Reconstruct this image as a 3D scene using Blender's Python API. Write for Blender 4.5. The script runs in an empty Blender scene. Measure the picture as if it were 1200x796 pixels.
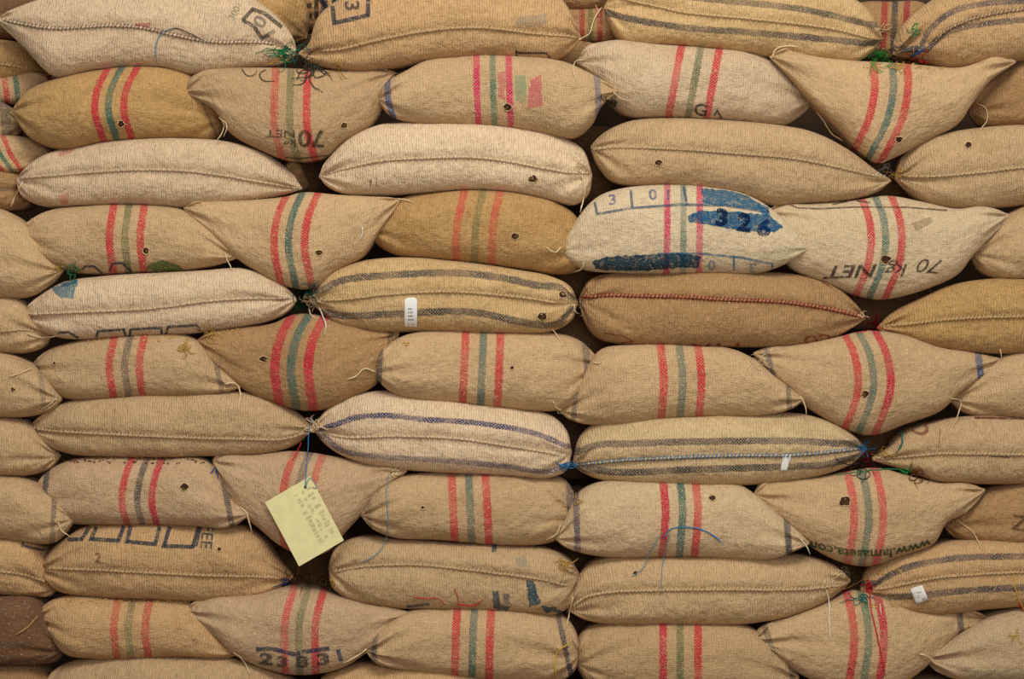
import bpy, bmesh, math, random
import numpy as np
from mathutils import Vector, geometry
from mathutils.bvhtree import BVHTree

# ------------------------------------------------------------ camera, world, light
SC = bpy.context.scene
COL = SC.collection
S = 0.0031                       # metres per photo pixel on the face of the pile
DC = 7.0                         # camera distance to that face
ZC = (862 - 398) * S             # camera height (floor under the lowest tier)
cam_d = bpy.data.cameras.new('camera'); cam = bpy.data.objects.new('camera', cam_d); COL.objects.link(cam)
cam.location = (0, -DC, ZC); cam.rotation_euler = (math.pi / 2, 0, 0)
cam_d.sensor_width = 36; cam_d.lens = 36 * DC / (1200 * S); cam_d.clip_end = 100
SC.camera = cam
w = bpy.data.worlds.new('world'); SC.world = w; w.use_nodes = True
w.node_tree.nodes['Background'].inputs[0].default_value = (1.0, 0.97, 0.92, 1)
w.node_tree.nodes['Background'].inputs[1].default_value = 0.50
def area(name, loc, target, sx, sy, power, color):
    d = bpy.data.lights.new(name, 'AREA'); d.shape = 'RECTANGLE'; d.size = sx; d.size_y = sy
    d.energy = power; d.color = color
    o = bpy.data.objects.new(name, d); COL.objects.link(o); o.location = loc
    o.rotation_euler = (Vector(target) - Vector(loc)).to_track_quat('-Z', 'Y').to_euler()
area('skylight', (0.3, -4.6, 5.6), (0.1, 0, 1.45), 3.2, 1.8, 320, (1.0, 0.97, 0.92))
area('front_fill', (0.8, -5.8, 1.9), (0.0, 0, 1.6), 2.2, 1.8, 92, (1.0, 0.97, 0.93))  # added fill light before the camera, weights the centre; no door stands there
SC.view_settings.view_transform = 'Standard'; SC.view_settings.look = 'None'
SC.view_settings.gamma = 1; SC.view_settings.exposure = -0.27

# ------------------------------------------------------------ helpers
rnd = random.Random(7)
def lin(c):
    return tuple(((v / 255) / 12.92 if v / 255 <= .04045 else ((v / 255 + .055) / 1.055) ** 2.4) for v in c)
def sm(x): x = np.clip(x, 0, 1); return x * x * (3 - 2 * x)
def unproj(px, py, y):
    k = S * (DC + y) / DC
    return (px - 600) * k, y, ZC + (398 - py) * k
def proj(X, Y, Z):
    k = S * (DC + Y) / DC
    return 600 + X / k, 398 - (Z - ZC) / k
def vnoise(p, seed=0):
    """smooth value noise, p (n,3) -> -1..1"""
    i = np.floor(p).astype(np.int64); f = p - i; f = f * f * (3 - 2 * f)
    def h(a, b, c):
        n = (a * 73856093) ^ (b * 19349663) ^ (c * 83492791) ^ (seed * 2654435761)
        n = (n ^ (n >> 13)) * 1274126177 & 0x7fffffff
        n = (n ^ (n >> 16)) & 0xffff
        return n / 32767.5 - 1
    out = 0
    for a in (0, 1):
        for b in (0, 1):
            for c in (0, 1):
                wt = (f[:, 0] if a else 1 - f[:, 0]) * (f[:, 1] if b else 1 - f[:, 1]) * (f[:, 2] if c else 1 - f[:, 2])
                out = out + wt * h(i[:, 0] + a, i[:, 1] + b, i[:, 2] + c)
    return out
def catmull(pts, n=24):
    P = [np.array(p, float) for p in pts]
    if len(P) == 2: return np.array([P[0] + (P[1] - P[0]) * k / n for k in range(n + 1)])
    P = [2 * P[0] - P[1]] + P + [2 * P[-1] - P[-2]]; out = []
    for k in range(1, len(P) - 2):
        p0, p1, p2, p3 = P[k - 1:k + 3]
        t = [0]
        for a, b in ((p0, p1), (p1, p2), (p2, p3)): t.append(t[-1] + max(np.linalg.norm(b - a), 1e-4) ** .5)
        for u in np.linspace(t[1], t[2], n, endpoint=False):
            A1 = (t[1] - u) / (t[1] - t[0]) * p0 + (u - t[0]) / (t[1] - t[0]) * p1
            A2 = (t[2] - u) / (t[2] - t[1]) * p1 + (u - t[1]) / (t[2] - t[1]) * p2
            A3 = (t[3] - u) / (t[3] - t[2]) * p2 + (u - t[2]) / (t[3] - t[2]) * p3
            B1 = (t[2] - u) / (t[2] - t[0]) * A1 + (u - t[0]) / (t[2] - t[0]) * A2
            B2 = (t[3] - u) / (t[3] - t[1]) * A2 + (u - t[1]) / (t[3] - t[1]) * A3
            out.append((t[2] - u) / (t[2] - t[1]) * B1 + (u - t[1]) / (t[2] - t[1]) * B2)
    out.append(P[-2]); return np.array(out)
def resample(curve, t):
    d = np.r_[0, np.cumsum(np.linalg.norm(np.diff(curve, axis=0), axis=1))]; d /= d[-1]
    return np.stack([np.interp(t, d, curve[:, k]) for k in range(curve.shape[1])], 1)
def link(name, me, parent=None, loc=None):
    o = bpy.data.objects.new(name, me); COL.objects.link(o)
    if parent: o.parent = parent
    if loc is not None: o.location = loc
    return o
def mesh(name, verts, faces, mat, smooth=True):
    me = bpy.data.meshes.new(name); me.from_pydata([tuple(v) for v in verts], [], faces)
    me.materials.append(mat)
    if smooth: me.polygons.foreach_set('use_smooth', [True] * len(me.polygons))
    me.update(); return me

# ------------------------------------------------------------ materials
class N:
    def __init__(s, name):
        s.m = bpy.data.materials.new(name); s.m.use_nodes = True; s.t = s.m.node_tree
        s.b = s.t.nodes['Principled BSDF']; s.out = s.t.nodes['Material Output']
        s.b.inputs['Roughness'].default_value = .92; s.b.inputs['Specular IOR Level'].default_value = .12
    def put(s, sock, v):
        if isinstance(v, bpy.types.NodeSocket): s.t.links.new(v, sock)
        elif v is not None: sock.default_value = v
    def math(s, op, a, b=None, c=None, clamp=False):
        n = s.t.nodes.new('ShaderNodeMath'); n.operation = op; n.use_clamp = clamp
        for k, v in enumerate((a, b, c)): s.put(n.inputs[k], v)
        return n.outputs[0]
    def vmul(s, a, v, off=(0, 0, 0)):
        n = s.t.nodes.new('ShaderNodeVectorMath'); n.operation = 'MULTIPLY_ADD'
        s.put(n.inputs[0], a); n.inputs[1].default_value = v; n.inputs[2].default_value = off; return n.outputs[0]
    def noise(s, vec, scale=1, detail=2, rough=.5, two=False):
        n = s.t.nodes.new('ShaderNodeTexNoise'); n.noise_dimensions = '2D' if two else '3D'
        s.put(n.inputs['Vector'], vec); n.inputs['Scale'].default_value = scale
        n.inputs['Detail'].default_value = detail; n.inputs['Roughness'].default_value = rough; return n.outputs[0]
    def ramp(s, x, a, b, lo=0, hi=1):
        n = s.t.nodes.new('ShaderNodeMapRange'); n.interpolation_type = 'SMOOTHSTEP'
        s.put(n.inputs[0], x); n.inputs[1].default_value = a; n.inputs[2].default_value = b
        n.inputs[3].default_value = lo; n.inputs[4].default_value = hi; return n.outputs[0]
    def mix(s, f, a, b, mode='MIX'):
        n = s.t.nodes.new('ShaderNodeMix'); n.data_type = 'RGBA'; n.blend_type = mode
        s.put(n.inputs[0], f)
        for k, v in ((6, a), (7, b)):
            if isinstance(v, tuple): v = (*v[:3], 1)
            s.put(n.inputs[k], v)
        return n.outputs[2]
    def attr(s, name):
        n = s.t.nodes.new('ShaderNodeAttribute'); n.attribute_name = name; return n
    def bump(s, h, dist, prev=None, strength=1):
        n = s.t.nodes.new('ShaderNodeBump'); n.inputs['Distance'].default_value = dist; n.inputs['Strength'].default_value = strength
        s.put(n.inputs['Height'], h)
        if prev is not None: s.put(n.inputs['Normal'], prev)
        return n.outputs[0]
def plain(name, rgb, rough=.85, var=.15, scale=300):
    n = N(name); co = n.t.nodes.new('ShaderNodeTexCoord').outputs['Object']
    f = n.noise(co, scale, 2); c = lin(rgb)
    n.put(n.b.inputs['Base Color'], n.mix(n.ramp(f, .3, .7), tuple(v * (1 - var) for v in c), tuple(min(1, v * (1 + var)) for v in c)))
    n.b.inputs['Roughness'].default_value = rough
    n.put(n.b.inputs['Normal'], n.bump(f, .0006)); return n.m

PAL = dict(red=(186, 44, 52), crimson=(180, 20, 52), magenta=(190, 32, 80), faded=(184, 74, 62), pale=(194, 78, 74),
           green=(44, 102, 82), teal=(34, 92, 84), olive=(84, 96, 58), navy=(26, 44, 62), blue=(10, 62, 112),
           grey=(52, 56, 60), indigo=(32, 44, 88), rust=(150, 44, 46))
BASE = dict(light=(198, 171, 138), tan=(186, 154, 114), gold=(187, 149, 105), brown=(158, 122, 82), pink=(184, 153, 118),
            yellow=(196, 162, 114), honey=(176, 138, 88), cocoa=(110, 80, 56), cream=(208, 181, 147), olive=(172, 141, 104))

def weave_nodes(n, seed, rib=1.0, per=.0078):
    uv = n.attr('cloth').outputs['Vector']; r = random.Random(seed)
    o = (r.uniform(0, 50), r.uniform(0, 50), 0)
    warp = n.noise(n.vmul(uv, (230, 34, 1), o), 1, 2, two=True)
    weft = n.noise(n.vmul(uv, (32, 230, 1), (o[1], o[0], 0)), 1, 2, two=True)
    sp = n.t.nodes.new('ShaderNodeSeparateXYZ'); n.t.links.new(uv, sp.inputs[0])
    wob = n.noise(n.vmul(uv, (14, 14, 1), o), 1, 2, two=True)
    def rib_(axis, p, k): return n.math('SINE', n.math('MULTIPLY_ADD', sp.outputs[axis], 2 * math.pi / p, n.math('MULTIPLY', wob, k)))
    ru, rv = rib_(0, per, 9), rib_(1, per * .9, 9)
    thr = n.math('ADD', n.math('MULTIPLY', warp, 1.0 * rib), n.math('MULTIPLY', weft, 2.0 - rib))
    rr = n.math('ADD', n.math('MULTIPLY', ru, .22 * rib), n.math('MULTIPLY', rv, .20 * (2 - rib)))
    h = n.math('ADD', n.math('MULTIPLY', n.math('SUBTRACT', thr, 1.0), .95), rr)     # about -0.6 .. 0.6
    hb = n.math('ADD', n.math('ADD', n.math('MULTIPLY', warp, 1.3 * rib), n.math('MULTIPLY', weft, .75 * (2 - rib))), n.math('ADD', n.math('MULTIPLY', ru, .25 * rib), n.math('MULTIPLY', rv, .10 * (2 - rib))))
    lat = n.math('MULTIPLY', rib_(0, per * 1.25, 6), rib_(1, per * 1.25, 6))
    return h, hb, lat, uv, warp, weft
def burlap(seed, base, stripes=(), dirt=.35, dirtcol=None, rib=1.0, mott=1.0):
    n = N('burlap'); r = random.Random(seed * 13 + 1)
    h, hb, lat, uv, warp, weft = weave_nodes(n, seed, rib, r.uniform(.0072, .0092))
    c = np.array(lin(BASE[base] if isinstance(base, str) else base)) * r.uniform(.95, 1.05)
    dk = np.array(lin(dirtcol or (142, 108, 66)))
    off = (r.uniform(0, 99), r.uniform(0, 99), 0)
    b1 = n.ramp(n.noise(n.vmul(uv, (7, 11, 1), off), 1, 4, .6, two=True), .42, .78)
    b2 = n.noise(n.vmul(uv, (40, 55, 1), off), 1, 3, .6, two=True)
    col = n.mix(n.math('MULTIPLY', b1, dirt), tuple(c), tuple(dk))
    col = n.mix(n.ramp(b2, .3, .75, 0, .30 * mott), col, tuple(c * 1.22))
    sl = n.noise(n.vmul(uv, (4, 120, 1), off), 1, 2, two=True)
    col = n.mix(n.ramp(sl, .58, .85, 0, .22 * mott), col, tuple(c * .72))
    for k, (nm, col_s, wd, op) in enumerate(stripes):
        s = n.attr(nm).outputs['Fac']
        s = n.math('ADD', s, n.math('MULTIPLY', n.math('SUBTRACT', weft, .5), 3.0))
        m = n.ramp(n.math('ABSOLUTE', s), wd - .9, wd + .9, 1, 0)
        br = n.ramp(n.math('MULTIPLY_ADD', lat, .30, n.noise(n.vmul(uv, (150, 210, 1), (k * 7.1, off[0], 0)), 1, 2, .7, two=True)), .22, .66, .42, 1.12)
        fade = n.ramp(n.noise(n.vmul(uv, (9, 9, 1), (k * 3.3, off[1], 0)), 1, 2, two=True), .3, .7, .75, 1.05)
        m = n.math('MULTIPLY', m, n.math('MULTIPLY', n.math('MULTIPLY', br, fade), min(1.0, op * 1.12)), clamp=True)
        col = n.mix(m, col, lin(PAL[col_s] if isinstance(col_s, str) else col_s))
    # dark flecks of bark and pale slubs in the thread
    fl = n.noise(n.vmul(uv, (85, 120, 1), off), 1, 3, .6, two=True)
    col = n.mix(n.ramp(fl, .70, .76, 0, .55), col, lin((70, 45, 28)))
    lt = n.noise(n.vmul(uv, (60, 190, 1), (off[1], off[0], 0)), 1, 2, two=True)
    col = n.mix(n.ramp(lt, .68, .78, 0, .5), col, lin((225, 205, 170)))
    g = n.math('MULTIPLY_ADD', h, .40, 1.02)
    cmb = n.t.nodes.new('ShaderNodeCombineXYZ')
    for k in range(3): n.t.links.new(g, cmb.inputs[k])
    col = n.mix(1.0, col, cmb.outputs[0], 'MULTIPLY')
    n.put(n.b.inputs['Base Color'], col)
    n.b.inputs['Roughness'].default_value = 1.0; n.b.inputs['Specular IOR Level'].default_value = .05
    n.b.inputs['Sheen Weight'].default_value = .04; n.b.inputs['Sheen Roughness'].default_value = .6
    nb = n.bump(n.noise(n.vmul(uv, (38, 42, 1), off), 1, 3, .55, two=True), .007)
    n.put(n.b.inputs['Normal'], n.bump(hb, .0014, nb)); return n.m
INKS = {}
def ink(rgb, op=.85, key=None):
    k = (rgb, op)
    if k in INKS: return INKS[k]
    n = N('printed_ink'); co = n.t.nodes.new('ShaderNodeTexCoord').outputs['Object']
    f = n.noise(co, 260, 3, .65); g = n.noise(co, 42, 3, .6)
    a = n.math('MULTIPLY', n.ramp(f, .34, .58, .35, 1), n.math('MULTIPLY', n.ramp(g, .28, .52, .45, 1), op), clamp=True)
    c = lin(rgb); n.put(n.b.inputs['Base Color'], n.mix(f, tuple(v * .75 for v in c), tuple(v * 1.25 for v in c)))
    n.put(n.b.inputs['Alpha'], a); n.b.inputs['Roughness'].default_value = 1; n.b.inputs['Specular IOR Level'].default_value = 0
    INKS[k] = n.m; return n.m
TW = {k: plain('twine_' + k, c) for k, c in dict(cream=(214, 190, 148), white=(214, 204, 184), straw=(186, 146, 78), green=(34, 116, 70),
      bright=(60, 160, 70), teal=(30, 104, 92), blue=(58, 120, 168), paleblue=(112, 142, 150), navy=(38, 66, 116), red=(188, 40, 44), dark=(62, 60, 50),
      brown=(110, 72, 44), yellow=(196, 160, 62)).items()}
M_HOLE = plain('torn_hole_inside', (62, 38, 24), var=.4, scale=180)
M_BEAN = plain('coffee_bean', (112, 76, 36), var=.3)
M_FIBRE = plain('jute_fibre', (204, 176, 132))
M_FIBRE_DARK = plain('brown_jute_fibre', (160, 126, 86))
M_STITCH = plain('stitching_thread', (206, 182, 142), var=.25)
M_STITCH_RED = plain('red_stitching_thread', (150, 44, 44), var=.25)
M_STITCH_BLUE = plain('blue_stitching_thread', (84, 130, 170), var=.25)
M_STITCH_INDIGO = plain('dark_stitching_thread', (104, 98, 100), var=.3)
M_WHITE = plain('white_label_cloth', (226, 222, 216), var=.05)

# ------------------------------------------------------------ setting
def box(name, x0, x1, y0, y1, z0, z1, mat):
    v = [(x, y, z) for z in (z0, z1) for y in (y0, y1) for x in (x0, x1)]
    o = link(name, mesh(name, v, [(0, 2, 3, 1), (4, 5, 7, 6), (0, 1, 5, 4), (2, 6, 7, 3), (0, 4, 6, 2), (1, 3, 7, 5)], mat, False))
    o['kind'] = 'structure'; return o
def concrete(name, rgb):
    n = N(name); co = n.t.nodes.new('ShaderNodeTexCoord').outputs['Object']
    f = n.noise(co, 2.5, 6, .6); c = lin(rgb)
    n.put(n.b.inputs['Base Color'], n.mix(f, tuple(v * .7 for v in c), tuple(v * 1.2 for v in c)))
    n.put(n.b.inputs['Normal'], n.bump(n.noise(co, 60, 4), .002)); return n.m
box('floor', -5, 5, -9.5, 2.0, -.12, 0, concrete('concrete_floor', (120, 112, 100)))
box('wall_back', -5, 5, 0.86, 1.0, 0, 4.2, concrete('gap_shade_plaster', (74, 58, 44)))  # wall colour darkened to stand in for shade seen through the gaps

# ------------------------------------------------------------ sacks
ALL = {}          # key -> dict(obj, bvh, org)
GROUPS = dict(v='striped burlap sacks laid end-on in the pile', s='burlap sacks laid lengthwise with their side seam out')
def curve_x(pts):
    """x as a smooth function of y (for stripes that run up the sack)"""
    c = catmull(pts, 12); o = np.argsort(c[:, 1]); ys, xs = c[o, 1], c[o, 0]
    def f(y):
        r = np.interp(y, ys, xs)
        k0 = (xs[3] - xs[0]) / max(ys[3] - ys[0], 1e-3); k1 = (xs[-1] - xs[-4]) / max(ys[-1] - ys[-4], 1e-3)
        k0, k1 = np.clip([k0, k1], -.8, .8)
        return r + np.where(y < ys[0], (y - ys[0]) * k0, 0) + np.where(y > ys[-1], (y - ys[-1]) * k1, 0)
    return f
def curve_y(pts):
    c = catmull(pts, 12); o = np.argsort(c[:, 0]); xs, ys = c[o, 0], c[o, 1]
    return lambda x: np.interp(x, xs, ys)
def sack(key, label, T, B, base='tan', kind='v', yl=.05, yr=.05, y0=0.0, bulge=None, depth=None, v=None, vw=5.5, dl=20, dr=20,
         vc=('red', 'green', 'red'), vo=(.9, .85, .9), bands=(), h=(), seam=None, seamcol=None, dirt=.35, dirtcol=None,
         fold=1.0, boxy=2.5, rib=None, detail=1.0, fibres=None, mott=1.0):
    seed = sum(ord(c) * (i + 3) * 7 for i, c in enumerate(key))
    r = random.Random(seed)
    bulge = bulge or (.125 if kind == 'v' else .115); depth = depth or (.27 if y0 < .06 else .20)
    hw = abs(T[-1][0] - T[0][0])
    nu = int(max(40, min(150, hw / 2.4)) * detail); nf = int(44 * detail); nb = 12
    k = np.linspace(0, 1, nu + 1); t = .55 * k + .45 * (.5 - .5 * np.cos(math.pi * k))
    Tc = resample(catmull(T), t); Bc = resample(catmull(B), t)
    C = (Tc + Bc) / 2; H = (Tc - Bc) / 2; hl = np.linalg.norm(H, axis=1)
    H = H * ((hl + 1.3 * sm(hl / 10)) / np.maximum(hl, 1e-6))[:, None]; hl = np.linalg.norm(H, axis=1); hm = hl.max()
    e = hl / hm
    # distance from either tip in px
    def away(P): return np.linalg.norm(C - P, axis=1)
    L = hw * .42
    wl, wr = sm(1 - away(C[0]) / L), sm(1 - away(C[-1]) / L)
    yc = y0 + yl * wl + yr * wr
    hm_m = hm * S
    bf = min(bulge, hm_m * .98) * e ** .8
    bd = depth * e ** .7 * (.25 + .75 * sm(np.minimum(t, 1 - t) / .18))
    th = np.r_[np.linspace(-math.pi / 2, math.pi / 2, nf, endpoint=False), np.linspace(math.pi / 2, 1.5 * math.pi, nb, endpoint=False)]
    cs, sn = np.cos(th), np.sin(th)
    front = (cs >= -1e-9)
    hx = np.where(front, np.sign(sn) * np.abs(sn) ** (2 / boxy), np.sign(sn) * np.abs(sn) ** (2 / 6.))
    dy = np.where(front, np.abs(cs) ** (2 / boxy), np.abs(cs) ** (2 / 6.))
    PX = C[:, None, 0] + H[:, None, 0] * hx[None]; PY = C[:, None, 1] + H[:, None, 1] * hx[None]
    hx = np.where(front, hx, hx * .95)
    PX = C[:, None, 0] + H[:, None, 0] * hx[None]; PY = C[:, None, 1] + H[:, None, 1] * hx[None]
    Y = yc[:, None] + np.where(front[None], -bf[:, None] * dy[None], bd[:, None] * dy[None])
    kk = S * (DC + yc[:, None]) / DC
    X = (PX - 600) * kk; Z = ZC + (398 - PY) * kk
    # ---- relief: lumps, gathers fanning out of the tips, the seam's crease
    fm = np.where(front[None], dy[None] ** .6, 0) * sm(e / .35)[:, None]
    P3 = np.stack([X.ravel(), Y.ravel(), Z.ravel()], 1)
    lump = (vnoise(P3 * 9, seed) * .007 + vnoise(P3 * 21, seed + 1) * .0035 + vnoise(P3 * 46, seed + 2) * .0013).reshape(X.shape)
    Y = Y - lump * (.25 + .75 * fm)
    for tip, ph, sgn in ((C[0], r.uniform(0, 6), 1), (C[-1], r.uniform(0, 6), -1)):
        rx, ry = (PX - tip[0]) * sgn, PY - tip[1]
        rr = np.hypot(rx, ry); an = np.arctan2(ry, np.maximum(rx, 1))
        kf = r.uniform(7, 10)
        A = .0105 * fold * np.exp(-rr / 48) * sm(rr / 16)
        Y = Y + A * (np.sin(an * kf + ph + .02 * rr) + .6 * np.sin(an * kf * 1.9 + 2 * ph)) * np.where(front[None], 1, 0)
    ppx, ppy = proj(X, Y, Z)
    if seam:
        fs = curve_y(seam); d = ppy - fs(ppx)
        Y = Y + np.where(front[None], 1, 0) * sm(e / .3)[:, None] * (.013 * np.exp(-np.abs(d) / 5.5) + .007 * sm(d / 5) * (1 - .6 * sm((d - 6) / 25)) - .004 * np.exp(-((d + 10) / 8) ** 2))
    org = np.array([X.mean(), Y.mean(), Z.min()])
    V = np.stack([X, Y, Z], 2).reshape(-1, 3)
    m = len(th); faces = []
    for i in range(nu):
        a = i * m; b = a + m
        for j in range(m):
            j2 = (j + 1) % m
            faces.append((a + j, b + j, b + j2, a + j2))
    faces.append(tuple(range(m))[::1]); faces.append(tuple(nu * m + j for j in range(m))[::-1])
    # ---- attributes
    dist = np.linalg.norm(np.diff(np.stack([X, Y, Z], 2), axis=1, append=np.stack([X, Y, Z], 2)[:, :1]), axis=2)
    vv = np.cumsum(dist, axis=1); vv = np.c_[np.zeros(nu + 1), vv[:, :-1]]; vv = vv - vv[:, nf // 2][:, None]
    uu = np.repeat((PX[:, nf // 2] * S)[:, None], m, 1) * .5 + PX * S * .5
    attrs = []; cols = []
    if v:
        f = curve_x(v); x0 = ppx - f(ppy)
        for q, (o_, cc) in enumerate(((-dl, vc[0]), (0, vc[1]), (dr, vc[2]))):
            attrs.append(('stripe_%d' % q, x0 - o_)); cols.append(('stripe_%d' % q, cc, vw * .94 * (1 if q != 1 else .95), vo[q]))
    for q, (pts, wd, cc, op) in enumerate(bands):
        attrs.append(('band_%d' % q, ppx - curve_x(pts)(ppy))); cols.append(('band_%d' % q, cc, wd, op))
    for q, (pts, wd, cc, op) in enumerate(h):
        f = curve_y(pts); sl = (f(ppx + 4) - f(ppx - 4)) / 8
        attrs.append(('line_%d' % q, (ppy - f(ppx)) / np.sqrt(1 + sl * sl))); cols.append(('line_%d' % q, cc, wd, op))
    mat = burlap(seed, base, cols, dirt, dirtcol, rib if rib is not None else (1.5 if kind == 's' else 1.0), mott)
    me = bpy.data.meshes.new('burlap_sack'); me.from_pydata((V - org).tolist(), [], faces); me.materials.append(mat)
    me.polygons.foreach_set('use_smooth', [True] * len(me.polygons))
    at = me.attributes.new('cloth', 'FLOAT_VECTOR', 'POINT')
    at.data.foreach_set('vector', np.stack([uu, vv, np.zeros_like(uu)], 2).reshape(-1).astype(np.float32))
    for nm, a in attrs:
        at = me.attributes.new(nm, 'FLOAT', 'POINT'); at.data.foreach_set('value', a.reshape(-1).astype(np.float32))
    me.update()
    o = link('burlap_sack', me, None, org); o['label'] = label; o['category'] = 'sack'; o['group'] = GROUPS[kind]
    ff = [fc for idx, fc in enumerate(faces[:-2]) if (idx % m) < nf]
    bv = BVHTree.FromPolygons([tuple(p) for p in V], ff)
    D = dict(obj=o, bvh=bv, org=org, seed=seed, key=key, box=(PX.min(), PX.max(), PY.min(), PY.max()), T=T, B=B); ALL[key] = D
    if seam: stitch(D, seam, seamcol)
    nfib = fibres if fibres is not None else int(hw * .8)
    if nfib: fuzz(D, nfib, r, M_FIBRE_DARK if base in ('cocoa', 'brown', 'honey') else M_FIBRE)
    return D

CAM = Vector((0, -DC, ZC))
def hit(px, py, D=None):
    d = (Vector(unproj(px, py, 0)) - CAM).normalized(); best = None
    for q in ([D] if D else ALL.values()):
        if D is None:
            bx = q['box']
            if not (bx[0] - 12 < px < bx[1] + 12 and bx[2] - 12 < py < bx[3] + 12): continue
        loc, nrm, _, dist = q['bvh'].ray_cast(CAM, d)
        if loc is not None and (best is None or dist < best[2]):
            if nrm.dot(d) > 0: nrm = -nrm
            best = (loc, nrm, dist)
    return best
def tube(pts, rads, seg=5, closed=False):
    """pts list of Vector -> verts, faces"""
    vs, fs = [], []; n = len(pts); up = Vector((.13, -1, .21)).normalized()
    for i, p in enumerate(pts):
        a = pts[max(i - 1, 0)]; b = pts[min(i + 1, n - 1)]; tg = (b - a)
        tg = tg.normalized() if tg.length > 1e-9 else Vector((1, 0, 0))
        s_ = tg.cross(up); s_ = s_.normalized() if s_.length > 1e-3 else Vector((0, 0, 1)); u_ = s_.cross(tg)
        r_ = rads[i] if hasattr(rads, '__len__') else rads
        for k in range(seg):
            an = 2 * math.pi * k / seg; vs.append(p + s_ * math.cos(an) * r_ + u_ * math.sin(an) * r_)
    for i in range(n - 1):
        for k in range(seg):
            k2 = (k + 1) % seg; fs.append((i * seg + k, i * seg + k2, (i + 1) * seg + k2, (i + 1) * seg + k))
    fs.append(tuple(range(seg))[::-1]); fs.append(tuple((n - 1) * seg + k for k in range(seg))); return vs, fs
def child(D, name, verts, faces, mat, label=None, kind=None, smooth=True):
    og = Vector(D['org']); o = link(name, mesh(name, [Vector(v) - og for v in verts], faces, mat, smooth), D['obj'])
    if label: o['label'] = label
    if kind: o['kind'] = kind
    return o
def stitch(D, pts, col=None):
    """the overcast seam: a rolled hem with a stitch looped over it every few millimetres"""
    c = resample(catmull(pts), np.linspace(0, 1, int(abs(pts[-1][0] - pts[0][0]) / 2.2)))
    P = []; r = random.Random(D['seed'] + 5)
    for x, y in c:
        q = hit(x, y - 1, D)
        if q: P.append(q[0] + q[1] * .0022)
    if len(P) < 6: return
    n = len(P); rad = [.0054 * (.8 + .35 * math.sin(i * 2.1) + r.uniform(-.1, .1)) * min(1, .4 + i / 6, .4 + (n - 1 - i) / 6) for i in range(n)]
    vs, fs = tube(P, rad, 6)
    o = child(D, 'seam', vs, fs, D['obj'].data.materials[0])
    at = o.data.attributes.new('cloth', 'FLOAT_VECTOR', 'POINT')
    at.data.foreach_set('vector', np.array([(i // 6 * .0035 * 2.2, (i % 6) * .003, 0) for i in range(len(vs))], np.float32).reshape(-1))
    for st in ('stripe_0', 'stripe_1', 'stripe_2', 'band_0', 'band_1', 'line_0', 'line_1', 'line_2', 'line_3'):
        if st in D['obj'].data.attributes:
            a2 = o.data.attributes.new(st, 'FLOAT', 'POINT'); a2.data.foreach_set('value', [99.] * len(vs))
    vs, fs = [], []
    for i in range(2, n - 2, 2):
        p = P[i]; a = p + Vector((.003, -.0045, .0085 + r.uniform(-.002, .002))); b = p + Vector((-.002, -.006, 0)); c_ = p + Vector((-.004, -.003, -.0065))
        v2, f2 = tube([a, b, c_], .0022 if col in (M_STITCH_RED, M_STITCH_BLUE) or D['key'] == 'I3' else .0015, 4); k = len(vs); vs += v2; fs += [tuple(q + k for q in f) for f in f2]
    if vs:
        so = child(D, 'stitching', vs, fs, col or M_STITCH, kind='stuff'); so.parent = o
        if col: so['label'] = {M_STITCH_RED: 'red stitching along the seam', M_STITCH_BLUE: 'light blue stitching along the seam', M_STITCH_INDIGO: 'dark grey stitching along the seam'}[col]
def fuzz(D, n, r, fm):
    """stray jute fibres standing off the cloth"""
    vs, fs = [], []; bx = D['box']; tries = 0; made = 0
    while made < n and tries < n * 3:
        tries += 1
        q = hit(r.uniform(max(bx[0], -20), min(bx[1], 1220)), r.uniform(bx[2], bx[3]), D)
        if not q: continue
        made += 1; p, nr = q[0], q[1]; ln = r.uniform(.006, .020)
        d = Vector((r.gauss(0, 1), r.gauss(0, .5), r.gauss(0, .8))); d = (d - nr * d.dot(nr)).normalized()
        wd = r.uniform(.0005, .0009); mid = p + d * ln * .5 + nr * r.uniform(.001, .005); end = p + d * ln + nr * r.uniform(-.001, .005)
        s_ = d.cross(nr) * wd; k = len(vs)
        vs += [p - s_, p + s_, mid - s_, mid + s_, end]; fs += [(k, k + 1, k + 3, k + 2), (k + 2, k + 3, k + 4)]
    if vs: child(D, 'loose_fibres', vs, fs, fm, kind='stuff')

DK = M_STITCH_INDIGO
# ---- the tiers, top to bottom (outlines traced on the photograph, then set out in metres on the pile's face)
exec_later = []
# tier behind the top one, and the deeper column at the left edge
sack('Z1', 'brown recessed sack at the top, between the pale seamed sack and the golden one', [(255, 20), (275, -15), (310, -28), (345, -20), (362, 15), (360, 42)], [(255, 24), (290, 40), (330, 52), (360, 46)], 'honey', 'v', y0=.20, dirt=.7, detail=.8)
sack('Z2', 'recessed sack with dark letters behind the golden sack of the top tier', [(330, 0), (340, -35), (390, -45), (440, -40), (470, -10)], [(332, 5), (350, 30), (390, 42), (440, 30), (470, -5)], 'honey', 'v', y0=.30, dirt=.6, detail=.8, v=[(397, -20), (392, 20)], dl=14, dr=12, vc=('navy', 'green', 'rust'), vw=4)
sack('Z3', 'shadowed red-striped sack in the gap right of the golden sack stencilled 3', [(630, 30), (640, 14), (680, 12), (730, 13), (760, 30)], [(630, 36), (650, 47), (690, 49), (740, 48), (760, 36)], 'brown', 'v', y0=.22, dirt=.5, detail=.7, v=[(692, 15), (692, 50)], dl=10, dr=11, vw=3.2, vc=('rust', 'olive', 'rust'))
sack('Z4', 'plain brown sack in shadow above the red striped one in the gap', [(620, -15), (650, -40), (700, -45), (740, -20)], [(620, -10), (650, 8), (700, 13), (740, -2)], 'brown', 'v', y0=.24, dirt=.6, detail=.7)
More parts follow.
